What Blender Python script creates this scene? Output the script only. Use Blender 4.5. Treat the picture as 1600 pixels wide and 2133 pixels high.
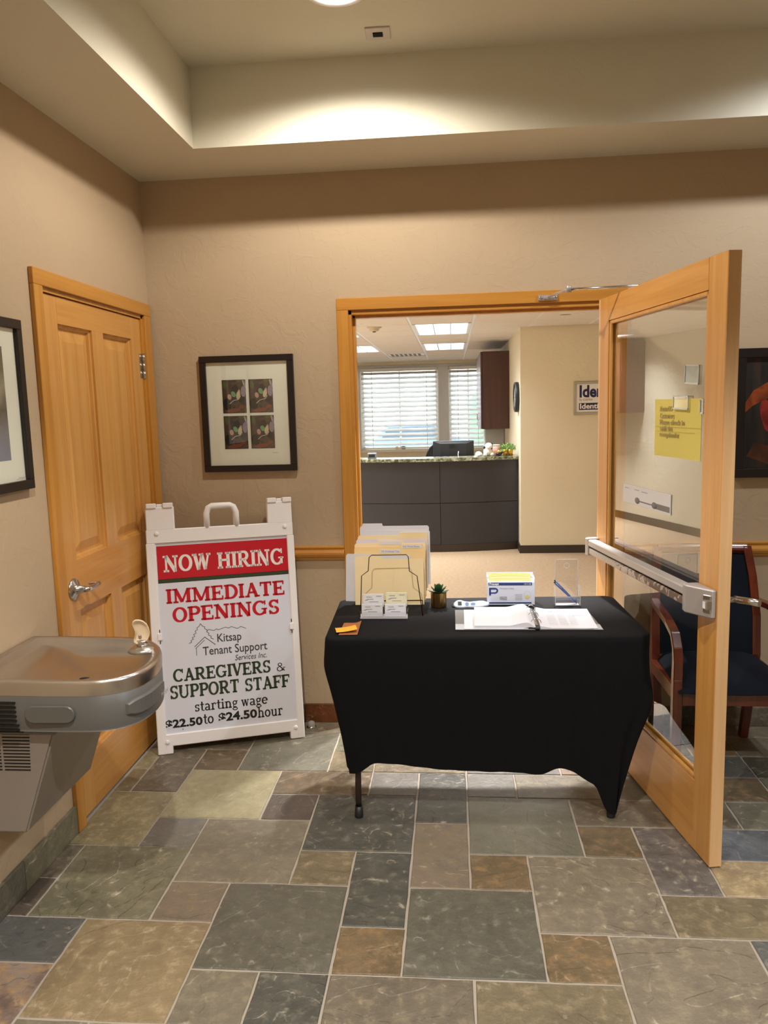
import bpy, bmesh, math, random
from mathutils import Vector, Matrix, Euler
PI = math.pi
random.seed(7)
for _o in list(bpy.data.objects): bpy.data.objects.remove(_o)
SC = bpy.context.scene
COL = SC.collection

# ---------------------------------------------------------------- camera
def make_camera():
    x, y, z, yaw, pitch, roll, f = 1.47684, -3.77936, 1.60455, -0.0900728, 0.1347361, -0.02672986, 1610.8338
    fw = Vector((math.sin(yaw)*math.cos(pitch), math.cos(yaw)*math.cos(pitch), -math.sin(pitch)))
    r = Vector((math.cos(yaw), -math.sin(yaw), 0)); u = r.cross(fw)
    c, s = math.cos(roll), math.sin(roll)
    r2 = c*r + s*u; u2 = -s*r + c*u
    cd = bpy.data.cameras.new('camera'); cam = bpy.data.objects.new('camera', cd); COL.objects.link(cam)
    m = Matrix.Identity(4)
    for i in range(3):
        m[i][0] = r2[i]; m[i][1] = u2[i]; m[i][2] = -fw[i]
    m[0][3], m[1][3], m[2][3] = x, y, z
    cam.matrix_world = m
    cd.sensor_fit = 'HORIZONTAL'; cd.sensor_width = 36.0; cd.lens = 36.0*f/1600.0
    cd.clip_start = 0.05; cd.clip_end = 200
    SC.camera = cam
make_camera()

# ---------------------------------------------------------------- light and exposure
def make_world():
    w = bpy.data.worlds.new('overcast_sky'); SC.world = w; w.use_nodes = True
    bg = w.node_tree.nodes['Background']
    bg.inputs[0].default_value = (0.80, 0.90, 1.0, 1); bg.inputs[1].default_value = 6.0
make_world()
SC.view_settings.view_transform = 'Standard'; SC.view_settings.look = 'None'
SC.view_settings.exposure = 0.12; SC.view_settings.gamma = 1.0
SC.view_settings.use_curve_mapping = False
DOWNLIGHTS = [(1.10, -0.93, 'warm'), (3.18, -0.93, 'cool'), (1.10, -2.95, 'warm'), (3.02, -2.95, 'cool'), (1.10, -4.95, 'warm'), (3.02, -4.95, 'cool')]
DOWN_W = 66.0
FAR_DOWN_W = 165.0
TROFFER = 2.6
TROFFER_W = 30.0
WARM = (1.0, 0.915, 0.81); COOL = (0.92, 0.95, 1.0)

# ---------------------------------------------------------------- helpers: colour and materials
def lin(c):
    c = c/255.0
    return c/12.92 if c <= 0.04045 else ((c+0.055)/1.055)**2.4
def S(r, g, b, k=1.0): return (min(1, lin(r)*k), min(1, lin(g)*k), min(1, lin(b)*k), 1)
MATS = {}
def new_mat(name):
    m = bpy.data.materials.new(name); m.use_nodes = True
    nt = m.node_tree; b = nt.nodes['Principled BSDF']
    return m, nt, b
def N(nt, t, **kw):
    n = nt.nodes.new(t)
    for k, v in kw.items(): setattr(n, k, v)
    return n
def L(nt, a, b): nt.links.new(a, b)
def plain(name, col, rough=0.5, metal=0.0, bump=0.0, bscale=200, emit=None, es=0, coat=0, var=0.06, vscale=6, sheen=0, spec=None, alpha=None):
    if name in MATS: return MATS[name]
    m, nt, b = new_mat(name)
    b.inputs['Roughness'].default_value = rough; b.inputs['Metallic'].default_value = metal
    if spec is not None: b.inputs['Specular IOR Level'].default_value = spec
    if coat: b.inputs['Coat Weight'].default_value = coat; b.inputs['Coat Roughness'].default_value = 0.12
    if sheen: b.inputs['Sheen Weight'].default_value = sheen
    tc = N(nt, 'ShaderNodeTexCoord')
    nz = N(nt, 'ShaderNodeTexNoise'); nz.inputs['Scale'].default_value = vscale; nz.inputs['Detail'].default_value = 4
    L(nt, tc.outputs['Object'], nz.inputs['Vector'])
    mx = N(nt, 'ShaderNodeMix', data_type='RGBA', blend_type='MIX')
    c1 = tuple(max(0, v*(1-var)) for v in col[:3])+(1,); c2 = tuple(min(1, v*(1+var)) for v in col[:3])+(1,)
    mx.inputs[6].default_value = c1; mx.inputs[7].default_value = c2
    L(nt, nz.outputs['Fac'], mx.inputs[0]); L(nt, mx.outputs[2], b.inputs['Base Color'])
    if bump:
        n2 = N(nt, 'ShaderNodeTexNoise'); n2.inputs['Scale'].default_value = bscale; n2.inputs['Detail'].default_value = 3
        L(nt, tc.outputs['Object'], n2.inputs['Vector'])
        bp = N(nt, 'ShaderNodeBump'); bp.inputs['Strength'].default_value = bump; bp.inputs['Distance'].default_value = 0.002
        L(nt, n2.outputs['Fac'], bp.inputs['Height']); L(nt, bp.outputs['Normal'], b.inputs['Normal'])
    if emit: b.inputs['Emission Color'].default_value = emit; b.inputs['Emission Strength'].default_value = es
    MATS[name] = m
    return m
def plaster(name, col, strength=0.35, rough=0.75):
    m, nt, b = new_mat(name)
    b.inputs['Roughness'].default_value = rough
    g = N(nt, 'ShaderNodeNewGeometry')
    n1 = N(nt, 'ShaderNodeTexNoise'); n1.inputs['Scale'].default_value = 9; n1.inputs['Detail'].default_value = 5; n1.inputs['Distortion'].default_value = 1.6
    n2 = N(nt, 'ShaderNodeTexNoise'); n2.inputs['Scale'].default_value = 28; n2.inputs['Detail'].default_value = 3; n2.inputs['Distortion'].default_value = 2.5
    for n in (n1, n2): L(nt, g.outputs['Position'], n.inputs['Vector'])
    r = N(nt, 'ShaderNodeValToRGB'); r.color_ramp.elements[0].position = 0.50; r.color_ramp.elements[1].position = 0.56
    L(nt, n1.outputs['Fac'], r.inputs['Fac'])
    a = N(nt, 'ShaderNodeMath', operation='MULTIPLY'); L(nt, r.outputs['Color'], a.inputs[0]); L(nt, n2.outputs['Fac'], a.inputs[1])
    bp = N(nt, 'ShaderNodeBump'); bp.inputs['Strength'].default_value = strength; bp.inputs['Distance'].default_value = 0.004
    L(nt, a.outputs[0], bp.inputs['Height']); L(nt, bp.outputs['Normal'], b.inputs['Normal'])
    n3 = N(nt, 'ShaderNodeTexNoise'); n3.inputs['Scale'].default_value = 2.2; L(nt, g.outputs['Position'], n3.inputs['Vector'])
    mx = N(nt, 'ShaderNodeMix', data_type='RGBA')
    mx.inputs[6].default_value = tuple(v*0.96 for v in col[:3])+(1,); mx.inputs[7].default_value = tuple(min(1, v*1.04) for v in col[:3])+(1,)
    L(nt, n3.outputs['Fac'], mx.inputs[0]); L(nt, mx.outputs[2], b.inputs['Base Color'])
    MATS[name] = m
    return m
def wood(name, c1, c2, axis='Z', rough=0.35, coat=0.25, scale=1.0, tint=0.0):
    m, nt, b = new_mat(name)
    b.inputs['Roughness'].default_value = rough; b.inputs['Coat Weight'].default_value = coat; b.inputs['Coat Roughness'].default_value = 0.2
    tc = N(nt, 'ShaderNodeTexCoord'); oi = N(nt, 'ShaderNodeObjectInfo')
    ad = N(nt, 'ShaderNodeVectorMath', operation='ADD'); L(nt, tc.outputs['Object'], ad.inputs[0]); L(nt, oi.outputs['Random'], ad.inputs[1])
    mp = N(nt, 'ShaderNodeMapping')
    s = {'X': (0.6, 14, 14), 'Y': (14, 0.6, 14), 'Z': (14, 14, 0.6)}[axis]
    mp.inputs['Scale'].default_value = tuple(v*scale for v in s); L(nt, ad.outputs[0], mp.inputs['Vector'])
    n1 = N(nt, 'ShaderNodeTexNoise'); n1.inputs['Scale'].default_value = 1.3; n1.inputs['Detail'].default_value = 7; n1.inputs['Roughness'].default_value = 0.6; n1.inputs['Distortion'].default_value = 0.5
    L(nt, mp.outputs[0], n1.inputs['Vector'])
    n2 = N(nt, 'ShaderNodeTexNoise'); n2.inputs['Scale'].default_value = 9; n2.inputs['Detail'].default_value = 4; L(nt, mp.outputs[0], n2.inputs['Vector'])
    mx = N(nt, 'ShaderNodeMix', data_type='RGBA'); mx.inputs[6].default_value = c1; mx.inputs[7].default_value = c2
    r = N(nt, 'ShaderNodeMapRange'); r.inputs[1].default_value = 0.32; r.inputs[2].default_value = 0.68; L(nt, n1.outputs['Fac'], r.inputs[0])
    L(nt, r.outputs[0], mx.inputs[0])
    mu = N(nt, 'ShaderNodeMix', data_type='RGBA', blend_type='MULTIPLY'); mu.inputs[0].default_value = 0.18
    L(nt, mx.outputs[2], mu.inputs[6]); L(nt, n2.outputs['Fac'], mu.inputs[7])
    L(nt, mu.outputs[2], b.inputs['Base Color'])
    MATS[name] = m
    return m
def slate(name, c1, c2, c3=None, amt3=0.0, step=0.8, rough=0.37):
    m, nt, b = new_mat(name)
    g = N(nt, 'ShaderNodeTexCoord'); oi = N(nt, 'ShaderNodeObjectInfo')
    mu = N(nt, 'ShaderNodeVectorMath', operation='SCALE'); mu.inputs['Scale'].default_value = 37.0
    cb = N(nt, 'ShaderNodeCombineXYZ'); L(nt, oi.outputs['Random'], cb.inputs[0]); L(nt, oi.outputs['Random'], cb.inputs[1]); L(nt, cb.outputs[0], mu.inputs[0])
    ad = N(nt, 'ShaderNodeVectorMath', operation='ADD'); L(nt, g.outputs['Object'], ad.inputs[0]); L(nt, mu.outputs[0], ad.inputs[1])
    V = ad.outputs[0]
    def noise(sc, det=5, dist=0.0, ro=0.55):
        n = N(nt, 'ShaderNodeTexNoise'); n.inputs['Scale'].default_value = sc; n.inputs['Detail'].default_value = det
        n.inputs['Distortion'].default_value = dist; n.inputs['Roughness'].default_value = ro; L(nt, V, n.inputs['Vector']); return n.outputs['Fac']
    big = noise(5.0, 6, 0.8); cl = noise(2.6, 3.5, 0.7, 0.5); fine = noise(60, 5); mid = noise(23, 7, 0.12, 0.66)
    rr = N(nt, 'ShaderNodeMapRange'); rr.inputs[1].default_value = 0.35; rr.inputs[2].default_value = 0.65; L(nt, big, rr.inputs[0])
    mx = N(nt, 'ShaderNodeMix', data_type='RGBA'); mx.inputs[6].default_value = c1; mx.inputs[7].default_value = c2; L(nt, rr.outputs[0], mx.inputs[0])
    out = mx.outputs[2]
    if c3:
        r3 = N(nt, 'ShaderNodeMapRange'); r3.inputs[1].default_value = 0.56-amt3*0.2; r3.inputs[2].default_value = 0.66; L(nt, mid, r3.inputs[0])
        m3 = N(nt, 'ShaderNodeMix', data_type='RGBA'); L(nt, r3.outputs[0], m3.inputs[0]); L(nt, out, m3.inputs[6]); m3.inputs[7].default_value = c3
        out = m3.outputs[2]
    # cleft ledges: thin relief steps along contours of a broad noise, with a chalky worn lip
    rp = N(nt, 'ShaderNodeValToRGB'); rp.color_ramp.elements[0].position = 0.415; rp.color_ramp.elements[0].color = (0, 0, 0, 1)
    rp.color_ramp.elements[1].position = 0.42; rp.color_ramp.elements[1].color = (0.34, 0.34, 0.34, 1)
    for pos, v in ((0.52, 0.34), (0.526, 0.66), (0.60, 0.66), (0.606, 1.0)):
        e = rp.color_ramp.elements.new(pos); e.color = (v, v, v, 1)
    L(nt, cl, rp.inputs['Fac'])
    lip = N(nt, 'ShaderNodeValToRGB')
    lip.color_ramp.elements[0].position = 0.0; lip.color_ramp.elements[0].color = (0, 0, 0, 1)
    lip.color_ramp.elements[1].position = 1.0; lip.color_ramp.elements[1].color = (0, 0, 0, 1)
    for c in (0.4175, 0.523, 0.603):
        for pos, v in ((c-0.006, 0), (c, 1), (c+0.006, 0)):
            e = lip.color_ramp.elements.new(pos); e.color = (v, v, v, 1)
    L(nt, cl, lip.inputs['Fac'])
    li = N(nt, 'ShaderNodeMath', operation='MULTIPLY'); L(nt, lip.outputs['Color'], li.inputs[0]); 
    l2 = N(nt, 'ShaderNodeMapRange'); l2.inputs[1].default_value = 0.48; l2.inputs[2].default_value = 0.62; l2.inputs[4].default_value = 0.6*step; L(nt, mid, l2.inputs[0])
    L(nt, l2.outputs[0], li.inputs[1])
    m4 = N(nt, 'ShaderNodeMix', data_type='RGBA'); L(nt, li.outputs[0], m4.inputs[0]); L(nt, out, m4.inputs[6]); m4.inputs[7].default_value = S(196, 188, 168)
    # small pale flecks
    fk = N(nt, 'ShaderNodeMapRange'); fk.inputs[1].default_value = 0.66; fk.inputs[2].default_value = 0.72; fk.inputs[4].default_value = 0.35; L(nt, noise(34, 3), fk.inputs[0])
    m5 = N(nt, 'ShaderNodeMix', data_type='RGBA'); L(nt, fk.outputs[0], m5.inputs[0]); L(nt, m4.outputs[2], m5.inputs[6]); m5.inputs[7].default_value = S(180, 165, 135)
    m6 = N(nt, 'ShaderNodeMix', data_type='RGBA', blend_type='MULTIPLY'); m6.inputs[0].default_value = 0.55
    mr = N(nt, 'ShaderNodeMapRange'); mr.inputs[1].default_value = 0.3; mr.inputs[2].default_value = 0.7; mr.inputs[3].default_value = 0.70; mr.inputs[4].default_value = 1.18; L(nt, mid, mr.inputs[0])
    L(nt, m5.outputs[2], m6.inputs[6]); L(nt, mr.outputs[0], m6.inputs[7])
    L(nt, m6.outputs[2], b.inputs['Base Color'])
    h = N(nt, 'ShaderNodeMath', operation='MULTIPLY'); h.inputs[1].default_value = 1.2*step; L(nt, rp.outputs['Color'], h.inputs[0])
    h2 = N(nt, 'ShaderNodeMath', operation='MULTIPLY_ADD'); h2.inputs[1].default_value = 1.2; L(nt, mid, h2.inputs[0]); L(nt, h.outputs[0], h2.inputs[2])
    h3 = N(nt, 'ShaderNodeMath', operation='MULTIPLY_ADD'); h3.inputs[1].default_value = 0.18; L(nt, fine, h3.inputs[0]); L(nt, h2.outputs[0], h3.inputs[2])
    bp = N(nt, 'ShaderNodeBump'); bp.inputs['Strength'].default_value = 0.85; bp.inputs['Distance'].default_value = 0.0055
    L(nt, h3.outputs[0], bp.inputs['Height']); L(nt, bp.outputs['Normal'], b.inputs['Normal'])
    ro = N(nt, 'ShaderNodeMapRange'); ro.inputs[3].default_value = rough-0.08; ro.inputs[4].default_value = rough+0.2; L(nt, mid, ro.inputs[0]); L(nt, ro.outputs[0], b.inputs['Roughness'])
    MATS[name] = m
    return m
def glass(name, tint=(1, 1, 1, 1), rough=0.0):
    m, nt, b = new_mat(name)
    for n in list(nt.nodes):
        if n.type != 'OUTPUT_MATERIAL': nt.nodes.remove(n)
    out = [n for n in nt.nodes if n.type == 'OUTPUT_MATERIAL'][0]
    fr = N(nt, 'ShaderNodeFresnel'); fr.inputs['IOR'].default_value = 1.5
    ge = N(nt, 'ShaderNodeNewGeometry'); 
    ff = N(nt, 'ShaderNodeMath', operation='MULTIPLY'); ff.inputs[1].default_value = 1.0; L(nt, fr.outputs[0], ff.inputs[0])
    tr = N(nt, 'ShaderNodeBsdfTransparent'); tr.inputs[0].default_value = tint
    gl = N(nt, 'ShaderNodeBsdfGlossy'); gl.inputs['Roughness'].default_value = rough; gl.inputs['Color'].default_value = (1, 1, 1, 1)
    mx = N(nt, 'ShaderNodeMixShader')
    # a flat pane met from inside or outside reflects the same share: use the outward normal only
    inv = N(nt, 'ShaderNodeMath', operation='SUBTRACT'); inv.inputs[0].default_value = 1.0; L(nt, ge.outputs['Backfacing'], inv.inputs[1])
    f2 = N(nt, 'ShaderNodeMath', operation='MULTIPLY'); L(nt, ff.outputs[0], f2.inputs[0]); L(nt, inv.outputs[0], f2.inputs[1])
    f3 = N(nt, 'ShaderNodeMath', operation='MULTIPLY'); f3.inputs[1].default_value = 2.0; f3.use_clamp = True; L(nt, f2.outputs[0], f3.inputs[0])
    L(nt, f3.outputs[0], mx.inputs[0]); L(nt, tr.outputs[0], mx.inputs[1]); L(nt, gl.outputs[0], mx.inputs[2]); L(nt, mx.outputs[0], out.inputs[0])
    MATS[name] = m
    return m
def emission(name, col, st):
    m, nt, b = new_mat(name)
    b.inputs['Base Color'].default_value = (0.8, 0.8, 0.8, 1)
    b.inputs['Emission Color'].default_value = col; b.inputs['Emission Strength'].default_value = st
    MATS[name] = m
    return m

wall_m = plaster('wall_paint', S(184, 163, 135), .25)
tray_m = plaster('ceiling_paint', S(214, 209, 190), 0.12)
cream_m = plaster('cream_paint', S(222, 212, 188), 0.25)
maple = wood('maple', S(224, 170, 96), S(206, 146, 70))
maple_x = wood('maple_across', S(224, 168, 92), S(206, 144, 66), 'X')
maple_y = wood('maple_rail', S(222, 166, 90), S(204, 142, 66), 'Y')
maple_pale = wood('maple_pale', S(232, 192, 142), S(218, 172, 118))
casing_m = wood('casing', S(212, 152, 66), S(188, 126, 46))
casing_x = wood('casing_across', S(212, 152, 66), S(188, 126, 46), 'X')
casing_y = wood('casing_depth', S(212, 152, 66), S(188, 126, 46), 'Y')
mahog = wood('mahogany', S(122, 52, 28), S(84, 30, 16), rough=0.22, coat=0.6)
cab_m = wood('dark_cabinet', S(84, 46, 36), S(62, 30, 24), rough=0.4)
white_pl = plain('white_plastic', S(244, 243, 245), 0.42, bump=0.05, var=0.01)
panel_w = plain('panel_white', S(222, 226, 240), 0.35, var=0.01)
red_m = plain('sign_red', S(196, 16, 38), 0.4, var=0.02)
green_m = plain('sign_green', S(48, 66, 42), 0.4, var=0.02)
black_ink = plain('black_ink', S(22, 22, 24), 0.4, var=0.02)
white_ink = plain('white_ink', S(240, 236, 236), 0.4, var=0.01)
grey_ink = plain('grey_ink', S(140, 142, 150), 0.5, var=0.02)
navy_ink = plain('navy_ink', S(28, 30, 84), 0.4, var=0.02)
steel = plain('brushed_steel', (0.60, 0.575, 0.55, 1), 0.30, 1.0, bump=0.04, bscale=300)
chrome = plain('satin_chrome', (0.62, 0.60, 0.58, 1), 0.22, 1.0)
alu = plain('grey_aluminium', S(176, 172, 172), 0.42, 0.35)
paint_grey = plain('fountain_grey', S(142, 134, 126), 0.45, 0.15, bump=0.05)
paint_dark = plain('fountain_apron', S(104, 104, 102), 0.42, 0.15, bump=0.05)
slot_m = plain('slot_black', S(14, 14, 14), 0.8)
black_fr = plain('black_frame', S(26, 20, 20), 0.35, var=0.1)
mat_board = plain('mat_board', S(238, 234, 228), 0.8, var=0.01)
paper = plain('white_paper', S(228, 230, 240), 0.7, var=0.01)
paper2 = plain('offwhite_paper', S(218, 220, 226), 0.7, var=0.01)
manila = plain('manila', S(250, 230, 184), 0.7, var=0.03)
manila2 = plain('manila_dark', S(246, 218, 162), 0.7, var=0.03)
lav_paper = plain('lavender_paper', S(228, 222, 236), 0.7, var=0.02)
wire_m = plain('dark_wire', S(52, 30, 26), 0.35, 0.6)
gold_m = plain('gold_pot', S(150, 122, 70), 0.3, 1.0)
leaf_m = plain('succulent_leaf', S(40, 84, 46), 0.45, var=0.3, vscale=40)
cloth_m = plain('black_cloth', S(11, 12, 16), 0.82, bump=0.25, bscale=900, var=0.1, spec=0.22)
navy_fab = plain('navy_fabric', S(15, 20, 31), 0.9, bump=0.25, bscale=700, spec=0.2)
plastic_bk = plain('black_plastic', S(30, 31, 33), 0.45)
charcoal = plain('charcoal_panel', S(46, 46, 53), 0.5, var=0.12, vscale=2.5)
base_dk = plain('dark_base', S(52, 42, 34), 0.5)
clear = glass('clear_glass', (0.96, 0.98, 0.96, 1))
acrylic = glass('clear_acrylic', (0.97, 0.97, 0.98, 1))
acr_edge = plain('acrylic_edge', S(205, 208, 214), 0.15, var=0.01)
tbar_m = plain('tbar_white', S(228, 228, 232), 0.4)
tile_c = plain('ceiling_tile', S(218, 212, 208), 0.9, bump=0.3, bscale=260, var=0.03)
blind_m = plain('blind_slat', S(222, 218, 212), 0.5)

# ---------------------------------------------------------------- helpers: geometry
class MB:
    def __init__(s): s.bm = bmesh.new()
    def box(s, x0, x1, y0, y1, z0, z1, bev=0.0, seg=1, M=None, mi=0):
        t = bmesh.new()
        vs = [t.verts.new((x, y, z)) for x in (x0, x1) for y in (y0, y1) for z in (z0, z1)]
        for f in ((0, 1, 3, 2), (4, 6, 7, 5), (0, 4, 5, 1), (2, 3, 7, 6), (0, 2, 6, 4), (1, 5, 7, 3)): t.faces.new([vs[i] for i in f])
        if bev > 0: bmesh.ops.bevel(t, geom=list(t.edges), offset=bev, segments=seg, affect='EDGES', profile=0.5)
        return s._add(t, M, mi)
    def _add(s, t, M=None, mi=0):
        if M is not None: bmesh.ops.transform(t, matrix=M, verts=t.verts)
        t.verts.ensure_lookup_table(); t.verts.index_update()
        mp = [s.bm.verts.new(v.co) for v in t.verts]
        for f in t.faces:
            try:
                nf = s.bm.faces.new([mp[v.index] for v in f.verts]); nf.material_index = mi; nf.smooth = f.smooth
            except ValueError: pass
        t.free(); return s
    def tube(s, pts, r, seg=8, cap=True, closed=False, mi=0):
        pts = [Vector(p) for p in pts]; n = len(pts); rr = r if isinstance(r, (list, tuple)) else [r]*n
        prev = None; rings = []
        for i, p in enumerate(pts):
            if closed: t = (pts[(i+1) % n]-pts[i-1])
            else: t = (pts[min(i+1, n-1)]-pts[max(i-1, 0)])
            t.normalize()
            if prev is None:
                a = Vector((0, 0, 1)) if abs(t.z) < 0.9 else Vector((1, 0, 0)); a = (a - t*a.dot(t)).normalized()
            else: a = (prev - t*prev.dot(t)).normalized()
            prev = a; b = t.cross(a)
            rings.append([s.bm.verts.new(p + rr[i]*(math.cos(2*PI*k/seg)*a + math.sin(2*PI*k/seg)*b)) for k in range(seg)])
        m = n if closed else n-1
        for i in range(m):
            A = rings[i]; B = rings[(i+1) % n]
            for k in range(seg):
                f = s.bm.faces.new((A[k], A[(k+1) % seg], B[(k+1) % seg], B[k])); f.smooth = True; f.material_index = mi
        if cap and not closed:
            for q in (rings[0][::-1], rings[-1]):
                f = s.bm.faces.new(q); f.material_index = mi
        return s
    def lathe(s, prof, seg=24, M=None, mi=0, smooth=True, cap=True):
        t = bmesh.new(); rings = []
        for (r, z) in prof: rings.append([t.verts.new((max(r, 1e-5)*math.cos(2*PI*k/seg), max(r, 1e-5)*math.sin(2*PI*k/seg), z)) for k in range(seg)])
        for A, B in zip(rings, rings[1:]):
            for k in range(seg):
                f = t.faces.new((A[k], A[(k+1) % seg], B[(k+1) % seg], B[k])); f.smooth = smooth
        if cap: t.faces.new(rings[0][::-1]); t.faces.new(rings[-1])
        return s._add(t, M, mi)
    def prism(s, poly, h0, h1, M=None, bev=0.0, mi=0):
        # poly in xy, extruded along z
        t = bmesh.new()
        a = [t.verts.new((x, y, h0)) for x, y in poly]; b = [t.verts.new((x, y, h1)) for x, y in poly]
        t.faces.new(a[::-1]); t.faces.new(b); n = len(poly)
        for i in range(n): t.faces.new((a[i], a[(i+1) % n], b[(i+1) % n], b[i]))
        bmesh.ops.recalc_face_normals(t, faces=t.faces)
        if bev > 0: bmesh.ops.bevel(t, geom=list(t.edges), offset=bev, segments=1, affect='EDGES')
        return s._add(t, M, mi)
    def grid(s, fn, nu, nv, smooth=True, mi=0):
        vs = [[s.bm.verts.new(fn(i/nu, j/nv)) for j in range(nv+1)] for i in range(nu+1)]
        for i in range(nu):
            for j in range(nv):
                f = s.bm.faces.new((vs[i][j], vs[i+1][j], vs[i+1][j+1], vs[i][j+1])); f.smooth = smooth; f.material_index = mi
        return s
    def poly(s, pts, mi=0):
        f = s.bm.faces.new([s.bm.verts.new(p) for p in pts]); f.material_index = mi; return s
    def obj(s, name, mats, parent=None, loc=None, rot=None, M=None):
        me = bpy.data.meshes.new(name); s.bm.normal_update(); s.bm.to_mesh(me); s.bm.free()
        for m in (mats if isinstance(mats, (list, tuple)) else [mats]): me.materials.append(m)
        o = bpy.data.objects.new(name, me); COL.objects.link(o)
        if parent: o.parent = parent
        if M is not None: o.matrix_local = M
        if loc: o.location = loc
        if rot: o.rotation_euler = rot
        return o
def tag(o, label=None, cat=None, group=None, kind=None):
    if label: o['label'] = label
    if cat: o['category'] = cat
    if group: o['group'] = group
    if kind: o['kind'] = kind
    return o
def thing(name, label, cat, loc=(0, 0, 0), rz=0, group=None, M=None):
    o = bpy.data.objects.new(name, None); COL.objects.link(o); o.empty_display_size = 0.05
    if M is not None: o.matrix_world = M
    else: o.location = loc; o.rotation_euler = (0, 0, rz)
    return tag(o, label, cat, group)
def struct(name, mb, m, parent=None, label=None, **kw):
    o = mb.obj(name, m, parent, **kw)
    if not parent: o['kind'] = 'structure'
    if label: o['label'] = label
    return o
def structE(name, label=None, loc=(0, 0, 0), rz=0, M=None):
    o = bpy.data.objects.new(name, None); COL.objects.link(o); o['kind'] = 'structure'
    if M is not None: o.matrix_world = M
    else: o.location = loc; o.rotation_euler = (0, 0, rz)
    if label: o['label'] = label
    return o
def box(*a, **k): return MB().box(*a, **k)
def frame_matrix(origin, X, Y, Z):
    m = Matrix.Identity(4)
    for i in range(3): m[i][0] = X[i]; m[i][1] = Y[i]; m[i][2] = Z[i]; m[i][3] = origin[i]
    return m
def text_mesh(txt, size, name, m, parent, loc, rot=(PI/2, 0, 0), bold=0.0, sx=1.0, shear=0.0, align='LEFT', width=None, ext=0.0002, tracking=1.0, M=None):
    cu = bpy.data.curves.new('tx', 'FONT'); cu.body = txt; cu.size = size; cu.offset = bold; cu.shear = shear; cu.align_x = align
    cu.extrude = ext; cu.resolution_u = 3; cu.space_character = tracking
    t = bpy.data.objects.new('tx', cu); COL.objects.link(t)
    dg = bpy.context.evaluated_depsgraph_get(); dg.update()
    me = bpy.data.meshes.new_from_object(t.evaluated_get(dg)); bpy.data.objects.remove(t); bpy.data.curves.remove(cu)
    xs = [v.co.x for v in me.vertices]
    if width and xs:
        x0, x1 = min(xs), max(xs); k = width/(x1-x0)
        for v in me.vertices: v.co.x = (v.co.x-(x0 if align == 'LEFT' else (x0+x1)/2))*k
    elif sx != 1.0:
        for v in me.vertices: v.co.x *= sx
    me.name = name; me.materials.clear(); me.materials.append(m)
    o = bpy.data.objects.new(name, me); COL.objects.link(o); o.parent = parent
    if M is not None: o.matrix_local = M
    else: o.location = loc; o.rotation_euler = rot
    return o

# slab-serif stroke letters --------------------------------------------------
class Pen:
    def __init__(s): s.q = []
    def st(s, x0, y0, x1, y1, w):
        dx, dy = x1-x0, y1-y0; l = math.hypot(dx, dy) or 1; nx, ny = -dy/l*w/2, dx/l*w/2
        s.q.append([(x0+nx, y0+ny), (x0-nx, y0-ny), (x1-nx, y1-ny), (x1+nx, y1+ny)])
    def arc(s, cx, cy, rx, ry, a0, a1, w0, w1=None, n=18):
        w1 = w1 or w0; P = []
        for i in range(n+1):
            a = math.radians(a0+(a1-a0)*i/n); t = abs(math.cos(a)); w = w1+(w0-w1)*t
            P.append((((rx-w/2)*math.cos(a)+cx, (ry-w/2)*math.sin(a)+cy), ((rx+w/2)*math.cos(a)+cx, (ry+w/2)*math.sin(a)+cy)))
        for i in range(n): s.q.append([P[i][0], P[i][1], P[i+1][1], P[i+1][0]])
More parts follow.
